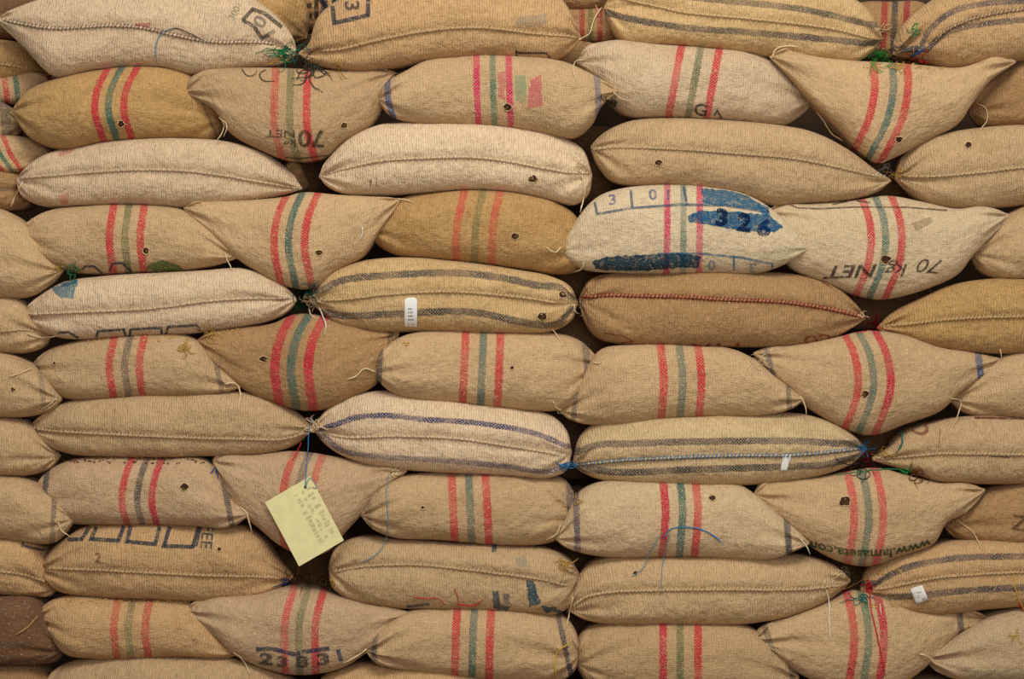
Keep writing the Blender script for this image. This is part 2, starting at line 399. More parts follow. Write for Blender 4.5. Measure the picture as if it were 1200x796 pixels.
sack('Z5', 'brown sack low in the gap left of the two-dot striped sack', [(600, 60), (640, 50), (680, 49), (730, 60)], [(600, 72), (640, 78), (690, 84), (730, 75)], 'brown', 'v', y0=.16, dirt=.5, detail=.7)
sack('Z6', 'dark reddish striped sack deep in the gap at the top right', [(990, 30), (1000, 8), (1040, 4), (1080, 6), (1100, 30)], [(990, 40), (1010, 66), (1050, 72), (1085, 66), (1100, 40)], 'brown', 'v', y0=.32, dirt=.5, detail=.7, v=[(1049, 5), (1046, 70)], dl=12, dr=14, vw=4, vc=('rust', 'grey', 'rust'))
sack('L0', 'brown seamed sack at the upper left edge, under the pale top sack', [(-90, 70), (-60, 50), (0, 48), (35, 56), (62, 82)], [(-90, 78), (-50, 95), (0, 95), (35, 94), (62, 88)], 'honey', 's', y0=.12, dirt=.6, detail=.8, seam=[(-60, 78), (0, 76), (40, 82)])
sack('L1', 'grey-brown striped sack end at the upper left edge, second from the top', [(-90, 105), (-50, 92), (0, 90), (45, 86), (74, 100)], [(-90, 112), (-50, 120), (0, 120), (40, 120), (74, 106)], 'tan', 'v', y0=.13, dirt=.3, detail=.8, v=[(18, 90), (22, 120)], dl=13, dr=40, vw=3.6)
sack('L2', 'shadowed sack with a blue-stained end, left edge, beside the crimson-striped honey sack', [(-80, 135), (-50, 118), (-10, 116), (20, 132), (30, 145)], [(-80, 145), (-50, 160), (-10, 166), (15, 162), (30, 150)], 'olive', 'v', y0=.10, dirt=.3, detail=.8, bands=[([(6, 130), (9, 165)], 6, 'navy', .6)])
sack('L3', 'grey-tan striped sack at the left edge below the blue-stained end', [(-80, 180), (-40, 164), (10, 160), (50, 168), (72, 186)], [(-80, 186), (-40, 200), (0, 202), (50, 198), (72, 190)], 'tan', 'v', y0=.10, dirt=.3, detail=.8, v=[(-6, 165), (0, 180), (14, 200)], dl=12, dr=12, vw=3.4)
sack('L4', 'dark brown sack at the left edge beside the tip of the long seamed sack', [(-90, 215), (-50, 202), (0, 200), (30, 206), (46, 224)], [(-90, 226), (-50, 244), (0, 246), (30, 243), (46, 228)], 'brown', 's', y0=.10, dirt=.5, detail=.8, h=[([(-60, 226), (30, 220)], 2.5, 'grey', .6)])

# sacks of the next stack behind, added in the gaps; their dark base paints in gap shade
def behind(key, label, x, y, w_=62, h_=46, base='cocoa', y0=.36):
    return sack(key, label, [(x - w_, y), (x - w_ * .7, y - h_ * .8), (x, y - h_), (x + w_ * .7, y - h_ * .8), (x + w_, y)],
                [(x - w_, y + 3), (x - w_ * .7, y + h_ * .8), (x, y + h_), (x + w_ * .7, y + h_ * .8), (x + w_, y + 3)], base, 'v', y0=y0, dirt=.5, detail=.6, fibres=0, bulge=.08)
behind('X0', 'shade-coloured recessed sack in the gap right of the palest third-tier sack', 694, 195)
behind('X1', 'shade-coloured recessed sack in the gap left of the rust-brown seamed sack', 684, 325, h_=34)
behind('X2', 'shade-coloured recessed sack in the gap below the curled grey-striped gold sack', 690, 400, h_=40)
behind('X3', 'shade-coloured recessed sack in the gap between the two blue- and grey-striped seventh-tier sacks', 676, 510, h_=50)
behind('X4', 'shade-coloured recessed sack in the gap above the frayed end of the blue-daubed sack', 672, 620, h_=50)
behind('X5', 'shade-coloured recessed sack in the gap below the frayed end of the blue-daubed sack', 674, 720, h_=46)
behind('X6', 'shade-coloured recessed sack in the hole under the upper funnel-shaped sack', 1040, 200, 80, 40)
behind('X7', 'shade-coloured recessed sack in the hole under the upside-down 70 kg NET italics', 1020, 352, 80, 34)
behind('X8', 'shade-coloured recessed sack in the hole with the blue knot, right side', 1020, 520, 70, 34)
behind('X9', 'shade-coloured recessed sack in the hole with the red knot under the web-address sack', 1003, 672, 60, 34)
behind('X10', 'shade-coloured recessed sack in the hole beneath the yellow paper tag', 365, 655, 60, 36)
behind('X11', 'shade-coloured recessed sack in the hole under the left sack reading 70', 362, 196, 50, 34)
behind('X12', 'shade-coloured recessed sack in the hole with the teal and cream knot', 358, 352, 40, 30)
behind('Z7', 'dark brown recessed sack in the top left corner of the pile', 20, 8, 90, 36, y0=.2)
# top tier
sack('A1', 'large pale sack at the top left with green twine at its right end', [(-4, 22), (45, 2), (110, -14), (200, -16), (290, -2), (322, 18), (343, 45), (348, 62)],
     [(-4, 24), (28, 54), (66, 89), (117, 81), (187, 79), (230, 87), (300, 78), (330, 74), (348, 64)], 'light', 's', yl=-.02, yr=.03, y0=-.02, dirt=.25,
     seam=[(3, 24), (60, 34), (130, 31), (170, 34), (200, 41), (250, 50), (290, 50), (324, 52)], seamcol=DK, h=[([(120, 33), (176, 36)], 0, 'red', 0)])
sack('A2', 'long golden sack in the top row with a stencilled 3 in a dark frame', [(350, 62), (362, 52), (374, 22), (400, 0), (440, -20), (540, -28), (630, -22), (662, 6), (681, 43)],
     [(350, 64), (373, 76), (420, 84), (460, 79), (520, 70), (600, 69), (645, 71), (668, 60), (681, 45)], 'gold', 's', yl=.0, yr=.02, y0=-.03, dirt=.4, bulge=.13,
     seam=[(376, 60), (400, 58), (433, 50), (500, 37), (560, 33), (627, 40), (677, 45)])
sack('A3', 'golden sack in the top row with two dark horizontal stripes and bright green twine', [(708, 8), (722, -12), (760, -25), (860, -28), (960, -14), (1010, 8), (1026, 28), (1034, 46)],
     [(708, 12), (716, 32), (733, 50), (800, 54), (870, 62), (960, 73), (1002, 72), (1022, 60), (1034, 48)], 'yellow', 's', y0=-.01, dirt=.4, dirtcol=(164, 122, 68),
     seam=[(715, -4), (760, 6), (800, 15), (880, 23), (967, 33), (1028, 47)],
     h=[([(730, -20), (790, -6), (850, 1), (940, 11), (1020, 29)], 3.8, 'grey', .75), ([(708, 14), (740, 22), (800, 32), (870, 37), (940, 43), (1014, 50)], 4, 'grey', .8)])
sack('A4', 'golden-grey sack at the top right corner, navy stripes fanning from its tied end', [(1046, 62), (1054, 36), (1080, 10), (1112, -8), (1200, -18), (1300, -10), (1345, 30)],
     [(1046, 64), (1066, 66), (1085, 70), (1110, 79), (1150, 76), (1200, 70), (1300, 68), (1345, 34)], 'gold', 's', yl=.07, yr=.05, y0=-.01, dirt=.3, fold=2.0, detail=1.1,
     seam=[(1096, 50), (1104, 40), (1126, 28), (1160, 18), (1210, 11), (1300, 8)], seamcol=DK,
     h=[([(1078, 58), (1086, 40), (1100, 25), (1120, 12), (1167, 3), (1300, 0)], 3.6, 'navy', .75), ([(1088, 57), (1107, 40), (1127, 32), (1167, 26), (1200, 23), (1300, 22)], 3.6, 'navy', .7)])

# second tier
sack('B1', 'honey-coloured sack with vivid crimson stripes under the large pale top left sack', [(16, 128), (32, 110), (67, 94), (117, 84), (160, 80), (210, 84), (245, 96), (268, 138)],
     [(16, 134), (38, 162), (75, 175), (117, 168), (160, 164), (220, 163), (252, 162), (268, 144)], 'honey', 'v', yl=.04, yr=.08, y0=-.01, dirt=.45,
     v=[(141, 82), (130, 105), (127, 130), (137, 164)], dl=16, dr=18, vw=4.6, vc=('crimson', 'teal', 'crimson'), vo=(.98, .85, .95), bands=[([(236, 118), (250, 150)], 2, 'grey', .5)])
sack('B2', 'striped sack with upside-down 70 kg NET, sagging under the green twine', [(217, 107), (224, 93), (242, 84), (300, 81), (400, 84), (440, 82), (463, 84)],
     [(217, 109), (250, 128), (270, 155), (300, 173), (342, 188), (380, 184), (402, 168), (435, 146), (452, 118), (463, 87)], 'olive', 'v', yl=-.05, yr=-.02, y0=0, dirt=.3,
     v=[(341, 80), (340, 150), (350, 190)], dl=18, dr=20, vw=4.8, vc=('faded', 'olive', 'red'), vo=(.75, .65, .95))
sack('B3', 'striped sack with magenta bands and a pink smudge, blue band near each end', [(443, 117), (452, 100), (478, 84), (500, 73), (550, 65), (600, 66), (660, 74), (692, 88), (724, 106)],
     [(443, 119), (456, 134), (480, 143), (540, 149), (600, 152), (640, 158), (672, 161), (693, 146), (706, 122), (724, 108)], 'tan', 'v', yl=-0.05, yr=-.05, y0=-.01, dirt=.2,
     v=[(577, 65), (578, 110), (580, 153)], dl=19, dr=19, vw=4, vc=('magenta', 'green', 'magenta'), vo=(.95, .8, .95), bands=[([(454, 98), (455, 117), (461, 138)], 3.8, 'blue', .9), ([(699, 88), (701, 110), (701, 132)], 3.6, 'blue', .65)])
sack('B4', 'greyish striped sack marked with a dark G at its lower edge, second tier', [(674, 72), (688, 56), (720, 49), (770, 54), (830, 58), (882, 64), (922, 86), (953, 117)],
     [(674, 74), (700, 98), (716, 122), (738, 136), (780, 138), (850, 142), (915, 147), (938, 135), (953, 119)], 'light', 'v', yl=.05, yr=.07, y0=.01, dirt=.3,
     v=[(821, 57), (814, 95), (806, 140)], dl=23, dr=22, vw=4.8, vc=('red', 'olive', 'red'), vo=(.85, .8, .9))
sack('B5', 'funnel-shaped striped sack with wide curled corners, top right beneath the bright green tuft', [(902, 66), (918, 57), (945, 66), (1000, 73), (1050, 76), (1088, 79), (1120, 81), (1142, 76), (1163, 67), (1190, 71)],
     [(902, 68), (925, 90), (950, 118), (980, 148), (1008, 178), (1028, 190), (1052, 182), (1090, 162), (1120, 146), (1138, 122), (1160, 94), (1190, 74)], 'tan', 'v', yl=-.06, yr=-.05, y0=0, dirt=.25,
     v=[(1046, 74), (1047, 105), (1040, 140), (1026, 170), (1016, 188)], dl=22, dr=17, vw=5, vc=('red', 'teal', 'red'), vo=(.85, .8, .9))
sack('B6', 'shadowed brown sack behind the right corner of the upper funnel-shaped sack', [(1134, 130), (1140, 105), (1168, 84), (1210, 68), (1290, 72), (1330, 110)], [(1134, 134), (1150, 147), (1200, 149), (1280, 150), (1330, 116)], 'brown', 'v', y0=.07, dirt=.4)

# third tier
sack('C1', 'long pale seamed sack, third tier left, with a twine tail at its left tip', [(19, 209), (48, 186), (90, 173), (150, 165), (220, 164), (270, 168), (312, 182), (340, 202), (354, 220)],
     [(19, 211), (28, 230), (52, 241), (100, 241), (160, 240), (220, 243), (270, 239), (320, 230), (354, 222)], 'light', 's', y0=-.01, dirt=.3,
     seam=[(24, 210), (67, 206), (133, 201), (200, 200), (250, 205), (300, 213), (350, 221)])
sack('C1b', 'small dark fold of sack in the hole left of the pale bent sack', [(328, 200), (338, 186), (350, 192), (362, 214)], [(328, 208), (340, 222), (352, 224), (362, 218)], 'brown', 'v', y0=.13, detail=.6, dirt=.2)
sack('C2', 'palest sack of the third tier with a bent seam and one torn hole', [(374, 206), (384, 188), (410, 164), (445, 148), (480, 145), (540, 146), (600, 150), (646, 158), (682, 176), (694, 204)],
     [(374, 208), (384, 218), (402, 226), (440, 229), (500, 225), (560, 222), (600, 226), (640, 233), (674, 239), (690, 226), (694, 207)], 'cream', 's', yl=.03, yr=.04, y0=-.02, dirt=.15,
     seam=[(380, 205), (400, 200), (443, 190), (500, 186), (550, 185), (583, 188), (633, 197), (667, 203), (690, 204)])
sack('C3', 'long tan seamed sack right of centre, above the blue-stained sack', [(692, 171), (710, 155), (740, 143), (780, 140), (840, 142), (900, 147), (950, 156), (992, 176), (1028, 202), (1044, 211)],
     [(692, 175), (700, 193), (715, 210), (740, 217), (800, 218), (870, 229), (905, 240), (940, 238), (992, 234), (1028, 224), (1044, 213)], 'tan', 's', yl=.04, yr=.02, y0=-.02, dirt=.25,
     seam=[(694, 176), (733, 174), (800, 176), (867, 181), (933, 187), (983, 197), (1040, 211)])
sack('C4', 'tan seamed sack at the right edge, third tier, under the funnel-shaped sack', [(1048, 206), (1056, 186), (1076, 168), (1110, 157), (1160, 150), (1210, 148), (1290, 152), (1340, 190)],
     [(1048, 210), (1066, 225), (1092, 241), (1140, 245), (1200, 240), (1290, 236), (1340, 196)], 'tan', 's', yl=.04, dirt=.35, seam=[(1052, 207), (1100, 207), (1150, 203), (1200, 197), (1300, 194)])

# fourth tier
sack('D0', 'plain tan sack tip pointing right at the left edge, fourth tier', [(-100, 285), (-60, 250), (0, 246), (28, 262), (52, 290), (74, 316)], [(-100, 295), (-50, 342), (0, 349), (38, 346), (60, 332), (74, 319)], 'tan', 'v', yr=-0.02, y0=-.02, dirt=.35)
sack('D1', 'striped sack with green and navy arcs printed along its lower edge', [(20, 274), (38, 259), (60, 248), (100, 243), (150, 241), (210, 245), (240, 262), (278, 300)],
     [(20, 276), (37, 296), (63, 310), (85, 318), (123, 321), (173, 319), (220, 316), (253, 310), (278, 303)], 'tan', 'v', yl=.0, yr=-0.03, y0=0, dirt=.35,
     v=[(151, 242), (146, 280), (151, 320)], dl=18, dr=18, vw=4.8, vc=('red', 'olive', 'red'), vo=(.9, .75, .9))
sack('D2', 'striped sack with drooping belly and raised right corner, fourth tier, above the teal knot', [(215, 243), (232, 236), (290, 236), (335, 232), (355, 227), (400, 230), (440, 232), (470, 233)],
     [(215, 245), (245, 270), (272, 297), (300, 317), (340, 336), (372, 336), (395, 317), (425, 300), (446, 268), (470, 235)], 'tan', 'v', yl=-.05, yr=-.05, y0=0, dirt=.25,
     v=[(354, 226), (342, 255), (338, 290), (346, 333)], dl=17, dr=19, vw=4.8, vc=('red', 'teal', 'red'))
sack('D3', 'golden-brown striped sack with faded bands in the middle of the fourth tier', [(429, 265), (445, 245), (475, 232), (520, 226), (560, 224), (610, 228), (650, 238), (674, 254), (688, 290)],
     [(429, 268), (440, 284), (464, 298), (503, 303), (567, 309), (617, 316), (650, 321), (678, 316), (688, 295)], 'honey', 'v', yl=.06, yr=.07, y0=-.01, dirt=.4, dirtcol=(150, 100, 50),
     v=[(566, 225), (558, 262), (556, 305)], dl=22, dr=20, vw=5, vc=('faded', 'olive', 'faded'), vo=(.8, .55, .75))
sack('D4', 'pale sack stained bright blue with numbered frames top and bottom', [(656, 293), (670, 268), (686, 245), (704, 230), (730, 222), (780, 218), (830, 220), (870, 228), (903, 246), (948, 290)],
     [(656, 295), (668, 306), (684, 315), (720, 319), (780, 321), (840, 321), (890, 319), (925, 306), (948, 292)], (198, 178, 144), 'v', fold=.4, yl=.0, yr=-.06, y0=-.02, dirt=.08,
     v=[(801, 218), (801, 270), (800, 320)], dl=19, dr=19, vw=4, vc=('magenta', 'teal', 'magenta'), vo=(.85, .6, .85))
sack('D5', 'funnel-shaped striped sack reading 70 kg NET upside down in large italics', [(898, 248), (912, 240), (950, 240), (1000, 236), (1040, 231), (1080, 238), (1120, 246), (1150, 243), (1182, 251)],
     [(898, 250), (908, 282), (925, 312), (962, 330), (1005, 346), (1035, 350), (1090, 336), (1122, 320), (1138, 300), (1165, 272), (1182, 254)], (198, 174, 138), 'v', yl=-.03, yr=-.05, y0=0.01, dirt=.15,
     v=[(1026, 231), (1035, 255), (1038, 285), (1033, 315), (1020, 346)], dl=17, dr=19, vw=4.8, vc=('red', 'teal', 'red'), vo=(.9, .75, .9))
sack('D6', 'plain tan sack at the right edge beside the upside-down lettering', [(1136, 296), (1148, 278), (1175, 255), (1210, 240), (1290, 244), (1330, 280)], [(1136, 298), (1148, 316), (1172, 327), (1210, 326), (1290, 324), (1330, 286)], 'tan', 'v', yl=.03, dirt=.35)

# fifth tier
sack('E0', 'tan seamed sack end at the left edge, fifth tier, with a short loose thread', [(-110, 375), (-70, 352), (0, 348), (24, 352), (44, 372), (60, 392)], [(-110, 382), (-70, 412), (0, 413), (34, 412), (52, 405), (60, 395)], 'tan', 's', yr=.03, y0=-.01, dirt=.35, seam=[(-80, 386), (0, 389), (30, 388), (54, 393)])
sack('E1', 'long pale seamed sack on the left with a blue smear and printed squares beneath', [(27, 368), (45, 350), (75, 332), (120, 325), (180, 321), (240, 318), (285, 316), (318, 326), (338, 340), (348, 350)],
     [(27, 370), (44, 384), (68, 394), (100, 397), (160, 394), (215, 391), (273, 384), (317, 375), (338, 364), (348, 353)], 'cream', 's', yl=.02, yr=.02, y0=-.02, dirt=.15,
     seam=[(33, 369), (83, 367), (133, 365), (183, 362), (233, 355), (283, 351), (335, 350)])
sack('E2', 'yellow-gold sack with grey stripes curling round its right end and a white label', [(362, 349), (378, 326), (410, 311), (450, 304), (500, 304), (560, 310), (610, 318), (645, 325), (668, 337), (677, 354)],
     [(362, 352), (378, 367), (397, 380), (430, 388), (500, 388), (560, 390), (610, 391), (648, 387), (670, 374), (677, 357)], 'yellow', 's', yl=.05, yr=.0, y0=-.02, dirt=.45, dirtcol=(164, 122, 68), bulge=.13,
     seam=[(378, 353), (400, 352), (467, 345), (533, 343), (600, 348), (657, 356)],
     h=[([(378, 340), (400, 329), (467, 322), (533, 320), (583, 325), (633, 335), (655, 337), (668, 348)], 4.2, 'grey', .75), ([(380, 366), (400, 370), (467, 368), (533, 365), (567, 368), (600, 375), (633, 381), (655, 379), (669, 363)], 4.2, 'grey', .8)])
sack('E3', 'rust-brown seamed sack with a dark red stitched line, right of centre', [(678, 350), (690, 330), (712, 322), (760, 320), (830, 318), (880, 319), (932, 323), (970, 333), (992, 348), (1014, 371)],
     [(678, 354), (685, 377), (700, 395), (730, 403), (800, 405), (870, 406), (930, 405), (980, 393), (1014, 374)], 'brown', 's', yl=.04, yr=.02, y0=-.01, dirt=.4,
     seam=[(683, 349), (707, 347), (750, 348), (800, 349), (850, 352), (917, 355), (967, 362), (1010, 372)], seamcol=M_STITCH_RED,
     h=[([(683, 349), (707, 347), (750, 348), (800, 349), (850, 352), (917, 355), (967, 362), (1010, 372)], 1.8, 'rust', .7)])
sack('E4', 'brown-tan seamed sack at the right edge, its left tip puckered with red twine', [(1028, 383), (1048, 366), (1080, 350), (1112, 336), (1150, 329), (1210, 327), (1290, 332), (1345, 365)],
     [(1028, 386), (1046, 393), (1075, 402), (1120, 411), (1200, 414), (1290, 410), (1345, 372)], 'honey', 's', yl=.03, dirt=.45, seam=[(1032, 384), (1070, 380), (1130, 374), (1200, 372), (1300, 372)])

# sixth tier
sack('F0', 'tan sack with a faint banded end at the left edge, sixth tier', [(-100, 445), (-60, 414), (0, 413), (30, 424), (52, 440), (73, 466)], [(-100, 452), (-50, 486), (0, 488), (35, 487), (60, 480), (73, 469)], 'tan', 'v', yr=-0.02, y0=-.01, dirt=.35, bands=[([(48, 440), (52, 485)], 3.5, 'grey', .35)])
sack('F1', 'striped sack with grey-blue middle band, sixth tier, far left, crumbs on its top', [(36, 429), (60, 410), (100, 399), (150, 392), (200, 390), (232, 400), (256, 430), (282, 453)],
     [(36, 431), (50, 447), (68, 462), (92, 468), (150, 466), (200, 464), (250, 461), (282, 455)], 'tan', 'v', yl=.04, yr=-0.06, y0=0, dirt=.3,
     v=[(153, 391), (146, 428), (151, 466)], dl=18, dr=17, vw=4.8, vc=('red', 'grey', 'red'), vo=(.85, .65, .85), bands=[([(40, 415), (42, 440)], 3.5, 'grey', .5), ([(255, 435), (261, 462)], 3, 'grey', .55)])
sack('F2', 'brown-grey sack with broad crimson bands below the teal and cream knot', [(231, 398), (245, 391), (280, 385), (320, 380), (345, 370), (370, 370), (400, 380), (440, 388), (468, 389)],
     [(231, 401), (245, 420), (264, 437), (290, 458), (320, 471), (355, 480), (390, 477), (412, 466), (440, 450), (452, 428), (468, 393)], 'brown', 'v', yl=-.04, yr=-.03, y0=0, dirt=.15, dirtcol=(130, 96, 62),
     v=[(361, 370), (348, 395), (341, 430), (347, 478)], dl=19, dr=20, vw=6, vc=('crimson', 'teal', 'crimson'), vo=(.95, .75, .95), bands=[([(459, 385), (455, 420)], 3.5, 'grey', .6)])
sack('F3', 'centre sack of the sixth tier with red stripes and navy bands at both ends', [(439, 434), (450, 410), (475, 394), (510, 388), (560, 387), (620, 390), (660, 393), (682, 402), (704, 425)],
     [(439, 437), (448, 450), (462, 461), (490, 468), (540, 473), (590, 478), (640, 481), (668, 476), (686, 455), (704, 428)], 'tan', 'v', yl=-0.06, yr=.04, y0=-.01, dirt=.2,
     v=[(567, 387), (563, 475)], dl=21, dr=20, vw=5, vc=('red', 'teal', 'red'), vo=(.85, .75, .9), bands=[([(445, 425), (444, 452)], 3.5, 'navy', .7), ([(686, 405), (689, 440)], 4, 'navy', .6)])
sack('F4', 'greyish striped sack right of the dark central gap, its lower left corner poking out', [(655, 480), (672, 456), (690, 426), (706, 410), (740, 405), (800, 404), (850, 408), (880, 420), (910, 444), (942, 467)],
     [(655, 482), (668, 491), (692, 497), (730, 498), (780, 491), (840, 488), (890, 486), (925, 479), (942, 469)], 'tan', 'v', yl=0.01, yr=-0.07, y0=-.01, dirt=.2,
     v=[(796, 404), (800, 445), (797, 492)], dl=22, dr=22, vw=5, vc=('red', 'teal', 'red'), vo=(.9, .7, .9), bands=[([(676, 450), (672, 490)], 3, 'navy', .55), ([(924, 455), (925, 480)], 3, 'navy', .6)])
sack('F5', 'broad striped sack with bands bowed right and a blue band at its right end', [(883, 413), (900, 408), (950, 402), (985, 395), (1015, 389), (1055, 393), (1100, 408), (1140, 414), (1172, 420)],
     [(883, 416), (904, 440), (934, 468), (960, 486), (988, 501), (1020, 509), (1060, 496), (1100, 481), (1122, 461), (1148, 442), (1172, 423)], 'tan', 'v', yl=-.04, yr=-.03, y0=0, dirt=.2,
     v=[(1007, 390), (1019, 415), (1024, 450), (1018, 478), (1006, 507)], dl=18, dr=20, vw=5, vc=('red', 'teal', 'crimson'), vo=(.9, .75, .95), bands=[([(897, 405), (906, 442)], 3.5, 'indigo', .6), ([(1146, 412), (1150, 445)], 4, 'blue', .85)])
sack('F6', 'tan sack tip at the right edge with a cream thread, below the blue end band', [(1112, 467), (1125, 452), (1148, 432), (1175, 418), (1210, 412), (1290, 416), (1330, 448)], [(1112, 470), (1130, 483), (1165, 489), (1210, 491), (1290, 488), (1330, 454)], 'tan', 'v', yl=.03, dirt=.25)

# seventh tier
sack('G0', 'tan sack rounded end at the left edge, seventh tier', [(-100, 520), (-60, 492), (0, 489), (30, 494), (52, 510), (71, 533)], [(-100, 528), (-60, 554), (0, 556), (34, 556), (60, 548), (71, 536)], 'tan', 's', yr=.03, dirt=.3)
sack('G1', 'long tan seamed sack on the left, seventh tier, knotted to the blue-striped sack', [(34, 500), (58, 481), (90, 469), (150, 463), (220, 459), (270, 458), (312, 466), (342, 480), (366, 499)],
     [(34, 502), (50, 518), (84, 531), (140, 535), (200, 535), (260, 533), (310, 531), (345, 521), (366, 503)], 'tan', 's', yl=.03, yr=.03, y0=-.01, dirt=.2,
     seam=[(37, 502), (67, 506), (133, 510), (200, 513), (267, 515), (333, 515), (360, 507)])
sack('G2', 'pale sack with thin blue stripes above and below its seam, seventh tier centre', [(368, 499), (384, 480), (410, 465), (450, 459), (510, 466), (560, 473), (610, 480), (646, 488), (664, 506), (670, 528)],
     [(368, 503), (378, 517), (400, 532), (432, 544), (480, 550), (540, 554), (600, 557), (642, 559), (664, 550), (670, 532)], 'cream', 's', yl=.03, yr=.02, y0=-.02, dirt=.25, bulge=.125,
     seam=[(378, 508), (400, 513), (467, 512), (533, 515), (600, 524), (655, 534)],
     h=[([(376, 503), (395, 497), (420, 489), (450, 487), (500, 492), (550, 495), (600, 502), (633, 510), (663, 523)], 3.2, 'indigo', .8), ([(380, 512), (400, 528), (440, 535), (467, 537), (533, 541), (600, 548), (640, 553), (664, 545)], 3, 'indigo', .65)])
sack('G3', 'cream sack with grey stripes and a light blue stitched seam, right of centre', [(671, 541), (680, 512), (700, 496), (740, 489), (800, 487), (870, 485), (930, 485), (970, 494), (996, 508), (1015, 525)],
     [(671, 545), (682, 553), (702, 561), (740, 566), (800, 568), (860, 568), (920, 563), (970, 554), (998, 542), (1015, 528)], (200, 172, 128), 's', yl=.04, yr=.02, y0=-.01, dirt=.3, bulge=.125,
     seam=[(675, 545), (733, 540), (800, 537), (867, 535), (933, 534), (1008, 527)], seamcol=M_STITCH_BLUE,
     h=[([(675, 545), (733, 540), (800, 537), (867, 535), (933, 534), (1008, 527)], 2.0, 'blue', .7), ([(676, 530), (700, 522), (740, 520), (800, 518), (870, 517), (930, 517), (985, 520)], 4, 'grey', .8), ([(683, 550), (733, 554), (800, 551), (867, 549), (933, 547), (967, 545), (1000, 537)], 4, 'grey', .8)])
sack('G4', 'tan seamed sack at the right edge with faint reddish-brown print, seventh tier', [(1022, 536), (1040, 526), (1058, 508), (1100, 494), (1150, 488), (1210, 489), (1290, 494), (1345, 520)],
     [(1022, 540), (1040, 544), (1065, 552), (1094, 563), (1140, 566), (1200, 566), (1290, 562), (1345, 528)], 'tan', 's', yl=.03, dirt=.25, seam=[(1026, 538), (1060, 536), (1100, 533), (1150, 533), (1210, 534), (1300, 534)])

# eighth tier
sack('H0', 'tan sack with a grey-ringed snout pointing right at the left edge', [(-100, 590), (-60, 557), (0, 557), (32, 563), (60, 580), (88, 606)], [(-100, 596), (-60, 626), (0, 630), (40, 635), (66, 634), (88, 610)], 'tan', 'v', yr=-0.03, y0=-.01, dirt=.35, bands=[([(64, 580), (62, 618)], 3, 'grey', .6)])
sack('H1', 'pinkish striped sack under a row of crumbs, left of the yellow paper tag', [(37, 582), (54, 556), (80, 541), (120, 536), (180, 537), (240, 540), (258, 562), (272, 588), (292, 601)],
     [(37, 585), (52, 598), (82, 611), (130, 614), (180, 614), (230, 616), (268, 617), (292, 605)], 'pink', 'v', yl=.04, yr=-0.08, y0=0, dirt=.25, dirtcol=(160, 118, 74),
     v=[(173, 536), (164, 562), (161, 590), (167, 615)], dl=18, dr=17, vw=4.4, vc=('red', 'grey', 'crimson'), vo=(.9, .75, .9), bands=[([(55, 555), (51, 590)], 3.4, 'navy', .75), ([(265, 580), (271, 612)], 3.6, 'grey', .75)])
sack('H2', 'striped sack hanging behind the yellow paper tag', [(249, 538), (256, 533), (300, 533), (345, 530), (390, 536), (430, 544), (455, 546), (477, 550)],
     [(249, 541), (256, 568), (275, 595), (302, 616), (332, 640), (360, 651), (385, 645), (402, 626), (424, 602), (446, 578), (477, 553)], 'pink', 'v', yl=-.02, yr=-.05, y0=0, dirt=.25, dirtcol=(160, 118, 74),
     v=[(363, 530), (352, 560), (347, 600), (352, 650)], dl=17, dr=17, vw=5, vc=('faded', 'grey', 'faded'), vo=(.85, .6, .8))
sack('H3', 'tan-brown striped sack in the centre, eighth tier, right of the yellow paper tag', [(423, 602), (440, 578), (465, 561), (500, 555), (560, 555), (620, 558), (660, 562), (672, 578), (676, 600)],
     [(423, 605), (436, 618), (460, 628), (520, 632), (580, 637), (638, 636), (664, 626), (676, 605)], 'tan', 'v', yl=-0.05, yr=.06, y0=0, dirt=.4,
     v=[(549, 555), (551, 595), (553, 636)], dl=20, dr=20, vw=5, vc=('red', 'teal', 'red'), vo=(.8, .7, .95), bands=[([(431, 585), (433, 618)], 3.5, 'grey', .4), ([(667, 575), (668, 610)], 3.5, 'indigo', .5)])
sack('H4', 'light tan striped sack with pale blue threads hanging across its face', [(650, 630), (664, 604), (678, 580), (700, 567), (750, 563), (810, 563), (862, 567), (884, 580), (912, 604), (948, 635)],
     [(650, 632), (662, 640), (692, 649), (730, 652), (790, 651), (850, 653), (900, 654), (928, 646), (948, 638)], (196, 168, 130), 'v', yl=-0.01, yr=-0.07, y0=-.01, dirt=.15,
     v=[(797, 563), (800, 600), (796, 652)], dl=20, dr=18, vw=5, vc=('crimson', 'teal', 'red'), vo=(.95, .85, .95), bands=[([(675, 585), (677, 645)], 3.6, 'indigo', .75), ([(922, 610), (925, 650)], 3.8, 'navy', .8)])
sack('H5', 'striped sack with a big dark hole and a green web address printed upside down', [(883, 578), (892, 567), (925, 563), (960, 560), (1000, 553), (1030, 550), (1062, 558), (1100, 567), (1130, 567), (1154, 573)],
     [(883, 580), (900, 598), (930, 623), (960, 646), (990, 659), (1018, 662), (1052, 651), (1092, 636), (1108, 612), (1130, 600), (1154, 576)], 'tan', 'v', yl=-.04, yr=-.04, y0=0, dirt=.15,
     v=[(1009, 551), (1016, 580), (1018, 615), (1010, 660)], dl=17, dr=17, vw=5, vc=('pale', 'teal', 'pale'), vo=(.9, .7, .95))
sack('H6', 'dark brown sack at the right edge beside the web-address sack', [(1104, 612), (1128, 588), (1160, 572), (1210, 564), (1290, 568), (1330, 598)], [(1104, 616), (1118, 629), (1150, 637), (1210, 640), (1290, 638), (1330, 604)], 'brown', 'v', y0=.03, yl=.03, dirt=.5)

